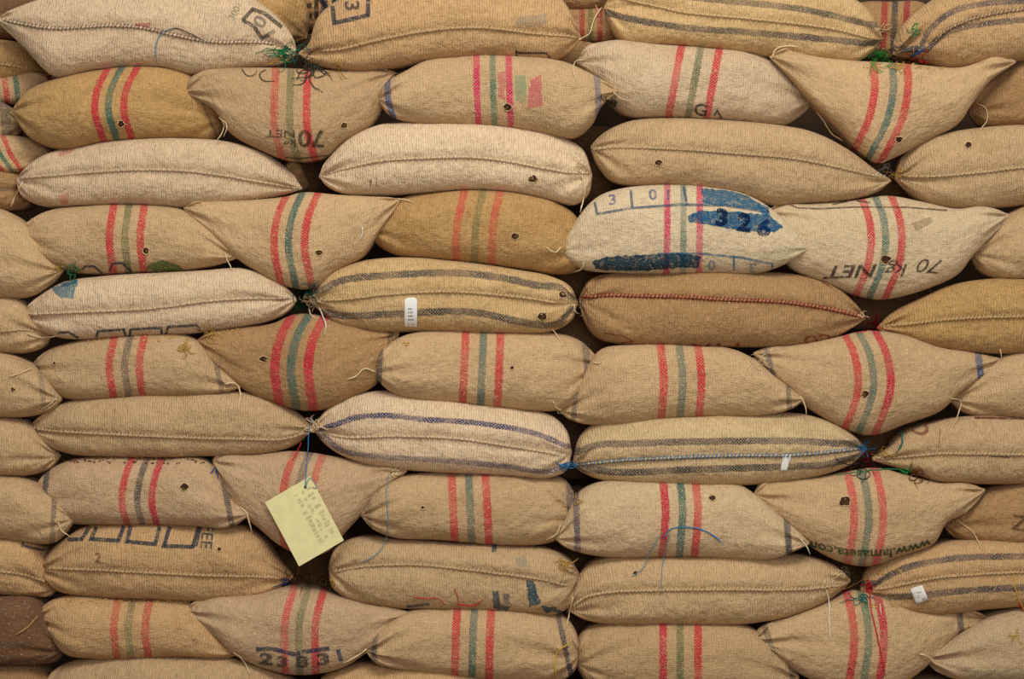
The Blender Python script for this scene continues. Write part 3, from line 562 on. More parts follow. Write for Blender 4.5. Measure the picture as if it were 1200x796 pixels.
# ninth tier
sack('I0', 'tan seamed sack end at the left edge, ninth tier, with one blue printed corner', [(-100, 655), (-60, 628), (0, 627), (42, 634), (58, 655), (67, 688)], [(-100, 664), (-60, 692), (0, 695), (30, 698), (58, 698), (67, 692)], 'gold', 's', yr=.05, dirt=.3, seam=[(-80, 668), (0, 671), (35, 676), (60, 686)])
sack('I1', 'long golden sack printed with open blue squares and the letters FEE', [(47, 664), (60, 645), (80, 630), (100, 618), (150, 614), (220, 615), (280, 617), (305, 630), (325, 655), (344, 674)],
     [(47, 667), (56, 683), (74, 693), (112, 698), (180, 701), (240, 703), (297, 699), (322, 691), (344, 677)], 'gold', 's', yl=.03, yr=.05, y0=-.01, dirt=.3,
     seam=[(55, 667), (117, 669), (167, 672), (233, 675), (300, 677), (330, 679)])
sack('I2', 'greyish seamed sack with dark blue daubs near its right end, ninth tier', [(385, 663), (394, 642), (418, 631), (470, 632), (530, 637), (600, 640), (645, 645), (668, 656), (679, 672)],
     [(385, 667), (390, 687), (410, 701), (450, 710), (520, 713), (600, 715), (650, 719), (668, 708), (679, 678)], 'tan', 's', yl=.03, yr=.03, y0=-.01, dirt=.2,
     seam=[(390, 672), (427, 665), (483, 663), (533, 667), (583, 673), (633, 680), (667, 688)])
sack('I3', 'long tan seamed sack with a heavy whipped seam and frayed right end, ninth tier', [(665, 714), (672, 690), (686, 666), (712, 653), (770, 652), (830, 650), (890, 650), (940, 652), (975, 662), (996, 678)],
     [(665, 716), (682, 724), (710, 730), (770, 731), (830, 731), (880, 729), (930, 719), (972, 702), (996, 682)], 'tan', 's', yl=.03, yr=.03, y0=-.01, dirt=.25,
     seam=[(670, 713), (687, 701), (717, 695), (767, 693), (867, 692), (933, 692), (988, 687)])
sack('I4', 'golden sack at the lower right with navy stripes and a small white label', [(1008, 690), (1016, 670), (1040, 655), (1075, 644), (1112, 636), (1200, 634), (1290, 640), (1345, 670)],
     [(1008, 694), (1018, 703), (1036, 710), (1060, 715), (1100, 719), (1150, 713), (1210, 709), (1290, 708), (1345, 678)], 'gold', 's', yl=.04, y0=-.01, dirt=.25,
     seam=[(1024, 692), (1040, 690), (1062, 685), (1100, 678), (1150, 674), (1210, 671), (1300, 671)],
     h=[([(1026, 684), (1045, 673), (1067, 664), (1117, 655), (1200, 652), (1300, 652)], 3.8, 'navy', .75), ([(1040, 701), (1084, 698), (1117, 694), (1200, 689), (1300, 688)], 3.8, 'navy', .75)])

# tenth tier
sack('J0', 'dark chocolate-brown sack at the lower left edge', [(-100, 735), (-60, 700), (0, 698), (40, 702), (60, 725), (78, 758)], [(-100, 742), (-60, 774), (0, 777), (45, 777), (66, 774), (78, 763)], 'cocoa', 'v', yr=.04, y0=-.01, dirt=.3, dirtcol=(80, 56, 40), mott=.6)
sack('J1', 'golden striped sack with faded bands beside the dark brown one, tenth tier', [(42, 722), (58, 706), (90, 698), (150, 702), (220, 705), (240, 720), (262, 748), (282, 764)],
     [(42, 724), (60, 743), (80, 765), (112, 770), (160, 770), (220, 768), (258, 771), (282, 767)], 'gold', 'v', yl=.02, yr=-0.02, y0=0, dirt=.35,
     v=[(156, 700), (150, 737), (154, 770)], dl=17, dr=20, vw=4.8, vc=('faded', 'olive', 'faded'), vo=(.85, .6, .85))
sack('J2', 'pinkish striped sack with broken blue stencil marks along its belly, bottom left', [(218, 714), (226, 707), (246, 700), (300, 697), (345, 688), (400, 700), (440, 710), (479, 717)],
     [(218, 717), (250, 742), (276, 766), (310, 781), (350, 789), (398, 782), (426, 766), (452, 745), (479, 720)], 'pink', 'v', yl=-.04, yr=-.05, y0=0, dirt=.15,
     v=[(361, 690), (351, 730), (351, 788)], dl=17, dr=19, vw=4.8, vc=('pale', 'olive', 'red'), vo=(.85, .65, .95))
sack('J3', 'tan striped sack with puckered right end and yellow twine, bottom centre', [(428, 760), (445, 740), (475, 719), (520, 711), (580, 712), (640, 718), (664, 726), (676, 744), (679, 764)],
     [(428, 763), (440, 775), (480, 784), (540, 791), (600, 797), (648, 798), (672, 786), (679, 768)], 'tan', 'v', yl=-0.06, yr=.04, y0=-.01, dirt=.25, fold=1.6,
     v=[(556, 711), (554, 748), (553, 795)], dl=20, dr=20, vw=5, vc=('red', 'teal', 'red'), vo=(.9, .75, .9), bands=[([(439, 750), (437, 778)], 3.6, 'grey', .7), ([(663, 762), (668, 785)], 3.2, 'navy', .8)])
sack('J4', 'tan striped sack below the heavy whipped seam, bottom right of centre', [(673, 772), (680, 745), (700, 732), (750, 727), (820, 728), (868, 732), (892, 744), (918, 770), (936, 792)], [(673, 776), (688, 798), (740, 812), (830, 816), (900, 812), (936, 796)], (178, 146, 106), 'v', yl=.04, yr=-0.02, y0=0, dirt=.3,
     v=[(797, 727), (797, 812)], dl=20, dr=21, vw=4.8, vc=('crimson', 'olive', 'red'), vo=(.9, .7, .9), bands=[([(922, 760), (930, 800)], 3.4, 'grey', .6)])
sack('J5', 'striped sack with a red string hanging down its face, bottom right', [(882, 748), (892, 736), (930, 722), (972, 706), (1000, 694), (1030, 700), (1075, 716), (1110, 714), (1140, 716), (1160, 724)],
     [(882, 751), (908, 770), (940, 790), (980, 806), (1030, 810), (1062, 796), (1092, 772), (1112, 752), (1136, 736), (1160, 728)], 'tan', 'v', yl=-.04, yr=.0, y0=0, dirt=.15, fold=1.4,
     v=[(1009, 695), (1016, 725), (1018, 755), (1012, 800)], dl=17, dr=18, vw=5, vc=('red', 'green', 'crimson'), vo=(.9, .75, .9), bands=[([(896, 735), (906, 765)], 3.6, 'grey', .55), ([(1124, 714), (1127, 745)], 3.6, 'navy', .75)])
sack('J6', 'grey-tan twisted sack in the bottom right corner', [(1082, 769), (1100, 760), (1132, 738), (1166, 720), (1210, 712), (1290, 716), (1330, 750)], [(1082, 771), (1098, 786), (1120, 795), (1170, 799), (1210, 800), (1290, 798), (1330, 758)], (178, 152, 118), 'v', yl=.0, y0=-.02, dirt=.2, fold=2.0)

# bottom tier, cut by the frame
sack('K0', 'narrow strip of brown sack at the bottom left corner, under the dark brown one', [(-110, 810), (-60, 780), (0, 777), (40, 779), (66, 800)], [(-110, 830), (-60, 856), (0, 860), (40, 858), (66, 820)], 'brown', 's', y0=.01, dirt=.4, detail=.8, fibres=30)
sack('K1', 'pale sack top at the bottom edge, left, under the golden striped sack', [(50, 805), (64, 786), (92, 774), (150, 768), (230, 770), (280, 773), (322, 786), (365, 812)], [(50, 818), (70, 848), (120, 860), (230, 860), (320, 854), (365, 822)], 'tan', 's', y0=-.01, dirt=.2)
sack('K2', 'golden sack top at the bottom edge, left of centre', [(368, 812), (378, 794), (402, 782), (450, 776), (520, 780), (585, 794), (630, 802), (668, 820)], [(368, 820), (390, 850), (450, 860), (550, 860), (630, 856), (668, 830)], 'gold', 's', y0=-.01, dirt=.2)
sack('K3', 'lowest tan sack carrying the bottom right striped sacks', [(676, 830), (700, 816), (780, 812), (860, 813), (930, 812), (985, 832)], [(676, 838), (700, 858), (780, 861), (860, 861), (940, 858), (985, 838)], 'tan', 's', y0=0, detail=.5, fibres=0)
sack('K4', 'sliver of tan sack in the bottom right corner, lowest of the pile', [(1000, 828), (1030, 812), (1080, 800), (1140, 800), (1210, 801), (1310, 830)], [(1000, 836), (1030, 858), (1100, 861), (1200, 861), (1260, 858), (1310, 838)], 'tan', 's', y0=0, detail=.6, fibres=20)

# ------------------------------------------------------------ prints, holes, labels
def drape(D, pts2, faces, name, mat, label=None, off=.0016, kind=None):
    """lay a flat print (photo-pixel outline) onto the cloth of one sack"""
    vs = []; ok = []
    for x, y in pts2:
        q = hit(x, y, D)
        vs.append((q[0] + q[1] * off) if q else Vector((0, 0, 0))); ok.append(q is not None)
    fs = [f for f in faces if all(ok[i] for i in f)]
    if not fs: return None
    used = sorted({i for f in fs for i in f}); mp = {o: n for n, o in enumerate(used)}
    return child(D, name, [vs[i] for i in used], [tuple(mp[i] for i in f) for f in fs], mat, label, kind)
def grid_poly(poly, step=4):
    P = [Vector(p) for p in poly]; n = len(P); xs = [p[0] for p in poly]; ys = [p[1] for p in poly]
    vs = []; es = []
    for i in range(n):
        a, b = P[i], P[(i + 1) % n]; k = max(1, int((b - a).length / step))
        for j in range(k): vs.append(a + (b - a) * j / k)
    m = len(vs); es = [(i, (i + 1) % m) for i in range(m)]
    def inside(x, y):
        c = False; j = n - 1
        for i in range(n):
            if (ys[i] > y) != (ys[j] > y) and x < (xs[j] - xs[i]) * (y - ys[i]) / (ys[j] - ys[i]) + xs[i]: c = not c
            j = i
        return c
    y = min(ys) + step / 2
    while y < max(ys):
        x = min(xs) + step / 2
        while x < max(xs):
            if inside(x, y): vs.append(Vector((x, y)))
            x += step
        y += step
    v, e, f, *_ = geometry.delaunay_2d_cdt(vs, es, [tuple(range(m))], 1, 1e-4)
    return [tuple(p) for p in v], [tuple(q) for q in f]
def patch(key, poly, rgb, op=.85, name='printed_mark', label=None, off=.0016):
    R_ = random.Random(int(poly[0][0] * 3 + poly[0][1])); n = len(poly); rg = []
    for i in range(n):
        a, b = poly[i], poly[(i + 1) % n]; k = max(1, int(math.dist(a, b) / 3))
        rg += [(a[0] + (b[0] - a[0]) * j / k + R_.uniform(-.9, .9), a[1] + (b[1] - a[1]) * j / k + R_.uniform(-.9, .9)) for j in range(k)]
    v, f = grid_poly(rg); return drape(ALL[key], v, f, name, ink(rgb, op), label, off)
def strokes(key, lines, wd, rgb, op=.85, name='printed_line', label=None):
    for ln in lines:
        c = np.array(ln, float); dd = np.r_[0, np.cumsum(np.linalg.norm(np.diff(c, axis=0), axis=1))]
        t = np.unique(np.r_[dd, np.linspace(0, dd[-1], max(2, int(dd[-1] / 2.5)))])
        c = np.stack([np.interp(t, dd, c[:, k]) for k in (0, 1)], 1); n = len(c); V = []
        for i in range(n):
            a = c[i] - c[max(i - 1, 0)]; b = c[min(i + 1, n - 1)] - c[i]
            a = a / max(np.linalg.norm(a), 1e-6); b = b / max(np.linalg.norm(b), 1e-6); tt = a + b
            tt = tt / max(np.linalg.norm(tt), 1e-6); nn = np.array([-tt[1], tt[0]]) * wd / 2
            nn = nn / max(.5, abs(float(np.dot(tt, b if i == 0 else a))))
            V += [tuple(c[i] + nn), tuple(c[i] - nn)]
        drape(ALL[key], V, [(2 * i, 2 * i + 1, 2 * i + 3, 2 * i + 2) for i in range(n - 1)], name, ink(rgb, op), label)
def text(key, s, cx, cy, hgt, rot=0, sx=1.0, rgb=(50, 42, 38), op=.85, arc=None, shear=0, bold=.02, label=None, space=1.0):
    cu = bpy.data.curves.new('t', 'FONT'); cu.body = s; cu.size = 1; cu.align_x = 'CENTER'; cu.align_y = 'CENTER'; cu.shear = shear; cu.offset = bold; cu.space_character = space
    cu.resolution_u = 3
    o = bpy.data.objects.new('t', cu); COL.objects.link(o); bpy.context.view_layer.update()
    me = bpy.data.meshes.new_from_object(o.evaluated_get(bpy.context.evaluated_depsgraph_get()))
    bpy.data.objects.remove(o); bpy.data.curves.remove(cu)
    bm = bmesh.new(); bm.from_mesh(me); bpy.data.meshes.remove(me)
    k = hgt / .72
    bmesh.ops.triangulate(bm, faces=bm.faces)
    for _ in range(2):
        es = [e for e in bm.edges if e.calc_length() * k > 4]
        if es: bmesh.ops.subdivide_edges(bm, edges=es, cuts=1); bmesh.ops.triangulate(bm, faces=bm.faces)
    a = math.radians(rot); P = []
    for v in bm.verts:
        x, y = v.co.x * k * sx, v.co.y * k
        if arc:                       # arc = sag in px over half-width of the word
            y += arc[0] * (x / arc[1]) ** 2
        P.append((cx + x * math.cos(a) + y * math.sin(a), cy + x * math.sin(a) - y * math.cos(a)))
    bm.verts.index_update(); F = [tuple(q.index for q in f.verts) for f in bm.faces]; bm.free()
    return drape(ALL[key], P, F, 'printed_lettering', ink(rgb, op), label, .0026)
def hole(key, x, y, r=4.5, beans=True):
    D = ALL[key]; q = hit(x, y, D)
    if not q: return
    r *= 1.2; R = random.Random(int(x * 7 + y)); n = 14; pts = [(x, y)] + [(x + r * R.uniform(.7, 1.1) * math.cos(6.283 * k / n), y + r * .85 * R.uniform(.7, 1.1) * math.sin(6.283 * k / n)) for k in range(n)]
    o = drape(D, pts, [(0, k + 1, (k + 1) % n + 1) for k in range(n)], 'torn_hole', M_HOLE, off=.0012)
    if not o: return
    P = [hit(a, b, D) for a, b in pts[1:]]
    if all(P):
        P = [p[0] + p[1] * .002 for p in P]; P.append(P[0]); vs, fs = tube(P, [R.uniform(.0008, .0022) for _ in P], 5)
        child(D, 'frayed_rim', vs, fs, M_FIBRE).parent = o
    if beans:
        vs, fs = [], []
        for b in range(3):
            c = hit(x + R.uniform(-.5, .5) * r, y + R.uniform(-.1, .6) * r, D)
            if c:
                d = Vector((R.uniform(-1, 1), 0, R.uniform(-1, 1))).normalized() * .004
                v2, f2 = tube([c[0] - d, c[0] - d * .5 - c[1] * -.002, c[0] + d * .5 + c[1] * .002, c[0] + d], [.0008, .003, .003, .0008], 6); k = len(vs); vs += v2; fs += [tuple(i + k for i in f) for f in f2]
        if vs: child(D, 'coffee_beans', vs, fs, M_BEAN, kind='stuff').parent = o
NV = (38, 58, 72)
# A row prints
strokes('A2', [[(389, -6), (392, 27), (431, 18), (432, -6)]], 5, NV, .8)
text('A2', '3', 412, 7, 17, 85, 1.1, (70, 64, 66), .8)
strokes('A2', [[(604, 59), (608, 62), (640, 62), (645, 68)], [(604, 60), (606, 66)]], 2.4, (50, 50, 60), .85)
patch('A2', [(604, 20), (640, 16), (642, 28), (606, 30)], (130, 140, 140), .25)
strokes('A1', [[(284, 24), (296, 11), (310, 16), (330, 32)], [(284, 24), (297, 30), (307, 45), (322, 36)]], 4.5, (62, 58, 56), .75)
text('A1', '0', 305, 26, 16, -50, 1.1, (96, 92, 84), .6)
text('A1', '3001', 276, 13, 8, -62, 1, (70, 96, 70), .5)
patch('A1', [(158, 27), (176, 27), (176, 34), (160, 34)], (176, 60, 56), .7)
text('Z2', 'EN', 372, 8, 30, 0, .9, (36, 38, 48), .85)
# B row
text('B2', '70', 365, 161, 20, 181, 1.15, (54, 48, 38), .8)
text('B2', 'kg', 340, 167, 9, 181, 1.3, (60, 54, 42), .75)
text('B2', 'NET', 329, 156, 9, 181, 1.5, (60, 54, 42), .75)
strokes('B2', [[(334, 184), (350, 186), (384, 182)]], 1.5, (60, 50, 50), .7)
patch('B3', [(622, 94), (634, 88), (636, 124), (618, 126)], (214, 60, 100), .45)
patch('B3', [(604, 88), (617, 88), (616, 120), (604, 118)], (110, 160, 120), .4)
patch('B3', [(584, 84), (592, 84), (592, 118), (584, 114)], (214, 60, 100), .35)
text('B4', 'G', 821, 129, 14, 10, 1.2, (52, 46, 46), .85)
text('B4', '7', 843, 134, 10, -60, 1.3, (52, 46, 46), .85)
hole('B3', 595, 125, 4.5); hole('B1', 142, 145, 4, False); hole('B5', 1053, 163, 4, False); hole('B2', 403, 147, 4)
# C row
hole('C2', 625, 210, 5); hole('C3', 772, 191, 4); hole('C4', 1135, 170, 4, False)
strokes('C2', [[(435, 209), (434, 218)], [(442, 208), (441, 218)]], 1.8, (80, 66, 56), .6)
patch('C1', [(68, 178), (86, 172), (84, 180), (70, 184)], (206, 96, 92), .35); patch('C1', [(68, 229), (80, 226), (82, 238), (72, 240)], (206, 96, 92), .4)
# D row
hole('D1', 171, 294, 4); hole('D2', 374, 296, 4); hole('D3', 604, 277, 4.5); hole('D5', 1038, 304, 5.5)
strokes('D1', [[(96, 316), (100, 312), (110, 312), (120, 320)], [(128, 318), (132, 309), (143, 308), (154, 318)]], 2.6, (40, 62, 78), .85, label='navy printed arcs')
patch('D1', [(170, 316), (176, 308), (190, 305), (205, 309), (218, 315), (196, 318)], (66, 108, 52), .75, label='green printed swash')
B_ = (50, 84, 112)
strokes('D4', [[(697, 237), (700, 251), (740, 244), (795, 240), (850, 241), (900, 249), (898, 238)], [(739, 223), (741, 243)], [(801, 219), (805, 240)]], 3, B_, .7)
text('D4', '3', 718, 235, 12, -6, 1.3, (70, 86, 130), .7); text('D4', '0', 765, 229, 12, -2, 1.2, (70, 86, 130), .7); text('D4', '1', 783, 229, 12, 0, 1.2, (70, 86, 130), .7)
patch('D4', [(822, 221), (850, 223), (874, 229), (898, 245), (886, 246), (850, 241), (824, 239)], (18, 90, 122), .88, label='bright blue dye stain')
patch('D4', [(806, 252), (822, 247), (860, 248), (900, 252), (918, 266), (908, 272), (870, 271), (830, 264), (808, 260)], (6, 84, 122), .95, label='bright blue dye stain')
patch('D4', [(886, 236), (900, 244), (902, 254), (892, 252)], (20, 98, 136), .8)
text('D4', '3', 846, 256, 19, 4, 1.15, (8, 34, 66), .97, bold=.05); text('D4', '2', 872, 262, 20, 8, 1.1, (8, 34, 66), .97, bold=.05); text('D4', '6', 895, 268, 19, 10, 1.2, (8, 40, 78), .97, bold=.04)
patch('D4', [(694, 306), (712, 301), (760, 298), (800, 297), (822, 300), (818, 314), (800, 313), (760, 317), (712, 317), (698, 315)], (8, 58, 78), .97, label='dark teal dye stain along the lower edge')
strokes('D4', [[(770, 297), (820, 297), (870, 302), (905, 309), (905, 318)], [(860, 300), (860, 317)]], 2.6, (38, 100, 140), .75)
text('D4', '0', 834, 310, 12, 180, 1.1, (80, 120, 150), .65); text('D4', '3', 882, 313, 11, 187, 1.3, (100, 124, 150), .65)
text('D5', '70', 1092, 311, 17, 184, 1.25, (56, 46, 40), .9, shear=.35, bold=.0)
text('D5', 'kg', 1052, 316, 15, 180, 1.3, (56, 46, 40), .9, shear=.3, bold=.01)
text('D5', 'NET', 1000, 317, 15, 178, 1.5, (56, 46, 40), .9, shear=.3, bold=.02)
strokes('D5', [[(925, 240), (935, 244), (960, 245), (1000, 243), (1060, 243), (1110, 247)], [(975, 240), (1000, 235), (1020, 238)]], 1.8, (64, 60, 54), .75)
patch('D5', [(1068, 262), (1090, 254), (1094, 260), (1074, 272)], (140, 116, 84), .4)
# E row
patch('E1', [(60, 336), (92, 327), (90, 334), (86, 350), (78, 348), (72, 350), (66, 346), (62, 342)], (50, 116, 138), .7, label='light blue smear')
patch('E1', [(64, 332), (92, 326), (90, 332), (70, 338)], (24, 80, 116), .8)
strokes('E1', [[(112, 398), (115, 388), (145, 386), (148, 396)], [(152, 396), (153, 386), (189, 384), (190, 394)], [(194, 392), (197, 383), (230, 381), (236, 390)]], 3, NV, .85)
strokes('E1', [[(68, 390), (80, 389), (92, 396)]], 3, NV, .8)
hole('E2', 635, 371, 5.5); hole('E2', 659, 346, 4.5, False)
[text('E3', ch, xx, 408, 13, 180, 1.8, (130, 36, 40), .85) for ch, xx in (('A', 822), ('T', 842), ('F', 861))]; text('E3', 'CO', 958, 397, 11, 175, 1.4, (130, 44, 44), .75)
strokes('E3', [[(708, 390), (730, 394), (742, 400), (728, 402)], [(940, 322), (958, 327), (975, 338)]], 1.6, (140, 60, 48), .7)
hole('F2', 309, 421, 4.5); hole('F5', 1014, 462, 4.5); hole('F3', 600, 431, 2.6, False); hole('F0', 15, 457, 3, False); hole('F1', 64, 426, 2, False)
text('G4', 'O', 1076, 502, 16, 25, 1.5, (130, 66, 52), .75); text('G4', '0', 1076, 556, 14, 60, 1.2, (120, 56, 48), .6)
strokes('G4', [[(1142, 490), (1200, 491)]], 2.4, (96, 38, 40), .8); strokes('G4', [[(1102, 503), (1100, 525)]], 1.6, (160, 96, 72), .6)
strokes('G4', [[(1161, 535), (1183, 536)]], 1.2, (70, 60, 66), .8)
hole('H1', 216, 571, 4.5); hole('H5', 990, 588, 6.5); hole('H3', 495, 595, 2.2, False); hole('H4', 835, 584, 4, False)
text('H5', 'www.lamaseta.com', 1017, 649, 10.5, 180, 1.28, (50, 78, 38), .95, arc=(-12, 68), bold=.025)
text('H6', 'Z', 1195, 614, 18, 10, 1.2, (92, 62, 40), .7)
# I row
strokes('I0', [[(28, 631), (26, 640), (50, 645), (56, 640)]], 3, (58, 62, 84), .75)
strokes('I1', [[(74, 633), (96, 632), (105, 618)], [(113, 618), (107, 632), (139, 634), (145, 617)], [(153, 617), (149, 635), (182, 638), (187, 618)], [(199, 618), (192, 640), (226, 641), (233, 618)]], 4.6, NV, .85)
strokes('I1', [[(236, 618), (230, 641)]], 2.2, NV, .8); text('I1', 'FEE', 242, 629, 14, 96, 1.0, NV, .85, bold=.01, space=1.0)
text('I1', '2', 115, 654, 11, 0, 1, (110, 76, 40), .7); hole('I1', 257, 644, 2.6, False)
T_ = (18, 72, 90)
patch('I2', [(617, 681), (625, 680), (634, 707), (620, 712)], T_, .85, label='dark blue brush daub'); patch('I2', [(577, 693), (584, 692), (587, 709), (598, 711), (596, 715), (578, 713)], T_, .7); patch('I2', [(588, 696), (596, 695), (598, 708), (592, 708)], T_, .45)
patch('I2', [(634, 710), (650, 712), (662, 718), (640, 718)], T_, .8); patch('I2', [(577, 637), (582, 637), (582, 647), (577, 647)], T_, .75)
patch('I2', [(604, 655), (616, 652), (618, 664), (606, 664)], (120, 140, 140), .35); strokes('I2', [[(476, 711), (503, 708)]], 3, T_, .7)
hole('I3', 745, 672, 3, False)
# J row
strokes('J2', [[(300, 761), (318, 760), (346, 767), (352, 765)], [(354, 764), (386, 760)]], 5, (56, 62, 84), .85); strokes('J2', [[(396, 761), (400, 775)]], 5, (56, 66, 96), .85)
text('J2', '2', 312, 773, 13, 8, 1.7, (48, 56, 66), .72, bold=.05); text('J2', '3', 331, 776, 12, 4, 1.5, (48, 52, 60), .72, bold=.05); text('J2', '8', 354, 776, 13, 0, 1.6, (44, 48, 54), .72, bold=.05); text('J2', '3', 379, 773, 13, -6, 1.8, (44, 44, 56), .72, bold=.05)

def cloth_label(key, corners, out=.004, marks=None, lab=None):
    v, f = grid_poly(corners, 5)
    o = drape(ALL[key], v, f, 'sewn_label', M_WHITE, lab, out)
    if not o: print('label miss', key); return
    md = o.modifiers.new('thickness', 'SOLIDIFY'); md.thickness = .0012; md.offset = -1
    for (x0, y0, x1, y1) in marks or ():
        v, f = grid_poly([(x0, y0), (x1, y0), (x1, y1), (x0, y1)], 3)
        p = drape(ALL[key], v, f, 'printed_marks', ink((120, 134, 136), .6), None, out + .0012)
        if p: p.parent = o
cloth_label('E2', [(474, 382), (474, 352), (478, 349), (486, 349), (489, 352), (489, 382)], marks=[(478, 361, 485, 363), (478, 365, 485, 367), (478, 369, 484, 371), (478, 373, 485, 375)], lab='white rectangular sewn label with faint print')
cloth_label('G3', [(914, 551), (918, 532), (929, 532), (925, 542), (922, 551)], lab='bent white label flap')
cloth_label('I4', [(1074, 708), (1067, 690), (1081, 686), (1088, 702)], marks=[(1074, 693, 1080, 695), (1075, 697, 1078, 700)], lab='small white square label')

# ------------------------------------------------------------ twine
def lay(pts, lift=.002, step=3.0, wig=.6, seed=0):
    r = random.Random(seed); c = resample(catmull(pts, 10), np.linspace(0, 1, max(5, int(sum(math.dist(a, b) for a, b in zip(pts, pts[1:])) / step))))
    ys = []
    for x, y in c:
        q = hit(x, y); ys.append(q[0].y if q else None)
    good = [v for v in ys if v is not None] or [0]
    ys = [v if v is not None else min(good) for v in ys]
    ys = [min(v, sorted(ys)[len(ys) // 2] + .03) for v in ys]
    sm_ = [min(ys[max(i - 1, 0)], ys[i], ys[min(i + 1, len(ys) - 1)]) for i in range(len(ys))]
    sm_ = [(sm_[max(i - 1, 0)] + sm_[i] + sm_[min(i + 1, len(sm_) - 1)]) / 3 for i in range(len(sm_))]
    return [Vector(unproj(x + r.uniform(-wig, wig) * .5, y + r.uniform(-wig, wig) * .5, yy - lift)) for (x, y), yy in zip(c, sm_)]
def string(key, col, pts, rad=.0022, name='tie_string', label=None):
    P = lay(pts, rad + .001, seed=int(pts[0][0])); n = len(P); R = random.Random(int(pts[0][1]))
    vs, fs = tube(P, [rad * R.uniform(.8, 1.2) * (1 if i < n - 2 else .6) for i in range(n)], 5)
    return child(ALL[key], name, vs, fs, TW[col], label or col.replace('paleblue', 'pale blue') + ' loose string')
def tangle(key, col, cx, cy, r, n=10, rad=.0018, down=0, label=None, lift=.012, name='twine_tangle'):
    """frayed ends of twine: each strand wanders out of the knot and curls away"""
    R = random.Random(int(cx + cy)); vs, fs = [], []; rad = rad * .85; r = r * 1.25
    q = [hit(cx + a, cy + b) for a, b in ((0, 0), (-r / 2, 0), (r / 2, 0), (0, -r / 2), (0, r / 2))]; ys = [h_[0].y for h_ in q if h_]; y0 = sorted(ys)[len(ys) // 2] if ys else 0
    for k in range(int(n * 2.2)):
        a = R.uniform(0, 6.28); x, y = cx + R.gauss(0, r * .25), cy + R.gauss(0, r * .2); pts = []; turn = R.uniform(-.9, .9); st = r * R.uniform(.16, .38)
        for j in range(7):
            h_ = hit(x, y); yy = min(h_[0].y, y0 + .03) if h_ else y0
            pts.append(Vector(unproj(x, y, yy - rad - R.uniform(.0, lift) * math.sin(math.pi * (j + .5) / 7))))
            a += turn + R.uniform(-.5, .5); x += st * math.cos(a); y += st * math.sin(a) * .8 + down * st
        c = catmull([tuple(p) for p in pts], 3); m = len(c); v2, f2 = tube([Vector(p) for p in c], [rad * (1 if i < m - 4 else .6) for i in range(m)], 4); b = len(vs); vs += v2; fs += [tuple(i + b for i in f) for f in f2]
    return child(ALL[key], name, vs, fs, TW[col], label or 'tangled %s twine' % col.replace('bright', 'bright green'))
string('A1', 'paleblue', [(203, 33), (190, 38), (183, 52), (184, 72)]); string('A1', 'dark', [(188, 38), (205, 33), (222, 39), (240, 48)], .0018)
tangle('A1', 'green', 331, 62, 12, 9); tangle('A1', 'teal', 346, 60, 10, 4, down=.3); tangle('A2', 'dark', 366, 77, 14, 7, .0022); string('A1', 'yellow', [(314, 76), (322, 72), (332, 64)])
string('A1', 'dark', [(283, 80), (290, 89), (299, 87), (301, 82)], .0016); string('A1', 'dark', [(312, 82), (304, 86), (308, 94), (322, 95)], .0016); tangle('A2', 'straw', 393, 82, 8, 4)
string('B1', 'cream', [(257, 138), (262, 144), (261, 154), (253, 166)]); string('B1', 'cream', [(259, 139), (266, 147), (262, 160)], .0016)
string('C1', 'cream', [(27, 212), (22, 222), (18, 230), (12, 243)], .003); string('B4', 'cream', [(684, 70), (674, 72), (672, 82), (675, 94)])
string('B3', 'cream', [(719, 108), (727, 115), (737, 118)]); tangle('B3', 'dark', 716, 120, 6, 5); string('A2', 'cream', [(679, 46), (690, 40), (696, 24), (701, 14), (712, 2)], .003); string('A2', 'cream', [(702, 15), (698, 6)], .0022)
string('C2', 'cream', [(682, 205), (685, 222), (683, 236), (680, 249)], .0026); string('C3', 'cream', [(694, 176), (689, 184)], .0026); tangle('C2', 'cream', 682, 197, 6, 4)
string('B5', 'cream', [(948, 117), (958, 132), (966, 143), (975, 157), (988, 165)], .0022); string('B5', 'cream', [(905, 68), (909, 58), (920, 54), (936, 55)], .003)
tangle('C3', 'white', 1038, 196, 8, 5); tangle('C4', 'straw', 1052, 205, 7, 6); string('B6', 'cream', [(1145, 121), (1155, 127), (1157, 140), (1148, 153)], .0022)
tangle('A3', 'bright', 1030, 64, 9, 12, down=.6, lift=.03); tangle('A4', 'green', 1070, 37, 7, 3); string('A4', 'bright', [(1075, 26), (1074, 36), (1070, 46)]); string('A4', 'navy', [(1066, 67), (1074, 63), (1084, 57)], .004)
tangle('A3', 'cream', 1033, 35, 6, 4); tangle('A4', 'straw', 1055, 70, 14, 9, .0015); tangle('A4', 'red', 1080, 72, 8, 3, .0016)
string('D2', 'cream', [(466, 233), (476, 234), (485, 238)]); string('D2', 'white', [(425, 266), (424, 276), (419, 285)])
string('D1', 'cream', [(264, 298), (267, 306), (273, 318)]); string('D4', 'cream', [(657, 290), (651, 296), (640, 290)], .003); string('D3', 'cream', [(671, 319), (681, 316), (684, 308)], .003)
tangle('D0', 'straw', 71, 316, 5, 5); tangle('D0', 'green', 84, 317, 8, 4); string('E0', 'cream', [(32, 391), (50, 396), (66, 394)])
tangle('E1', 'teal', 352, 346, 9, 8); tangle('E1', 'green', 351, 360, 7, 6); tangle('E2', 'teal', 366, 341, 7, 5); tangle('E2', 'cream', 365, 352, 8, 8, .0022); string('E2', 'cream', [(362, 362), (365, 370), (374, 373)], .0022); string('E2', 'white', [(374, 361), (378, 370), (382, 382), (380, 392)], .0024)
string('E2', 'cream', [(647, 386), (653, 393), (657, 401)], .0018); string('E2', 'cream', [(673, 357), (674, 365), (679, 368)]); tangle('E3', 'cream', 1010, 370, 5, 4)
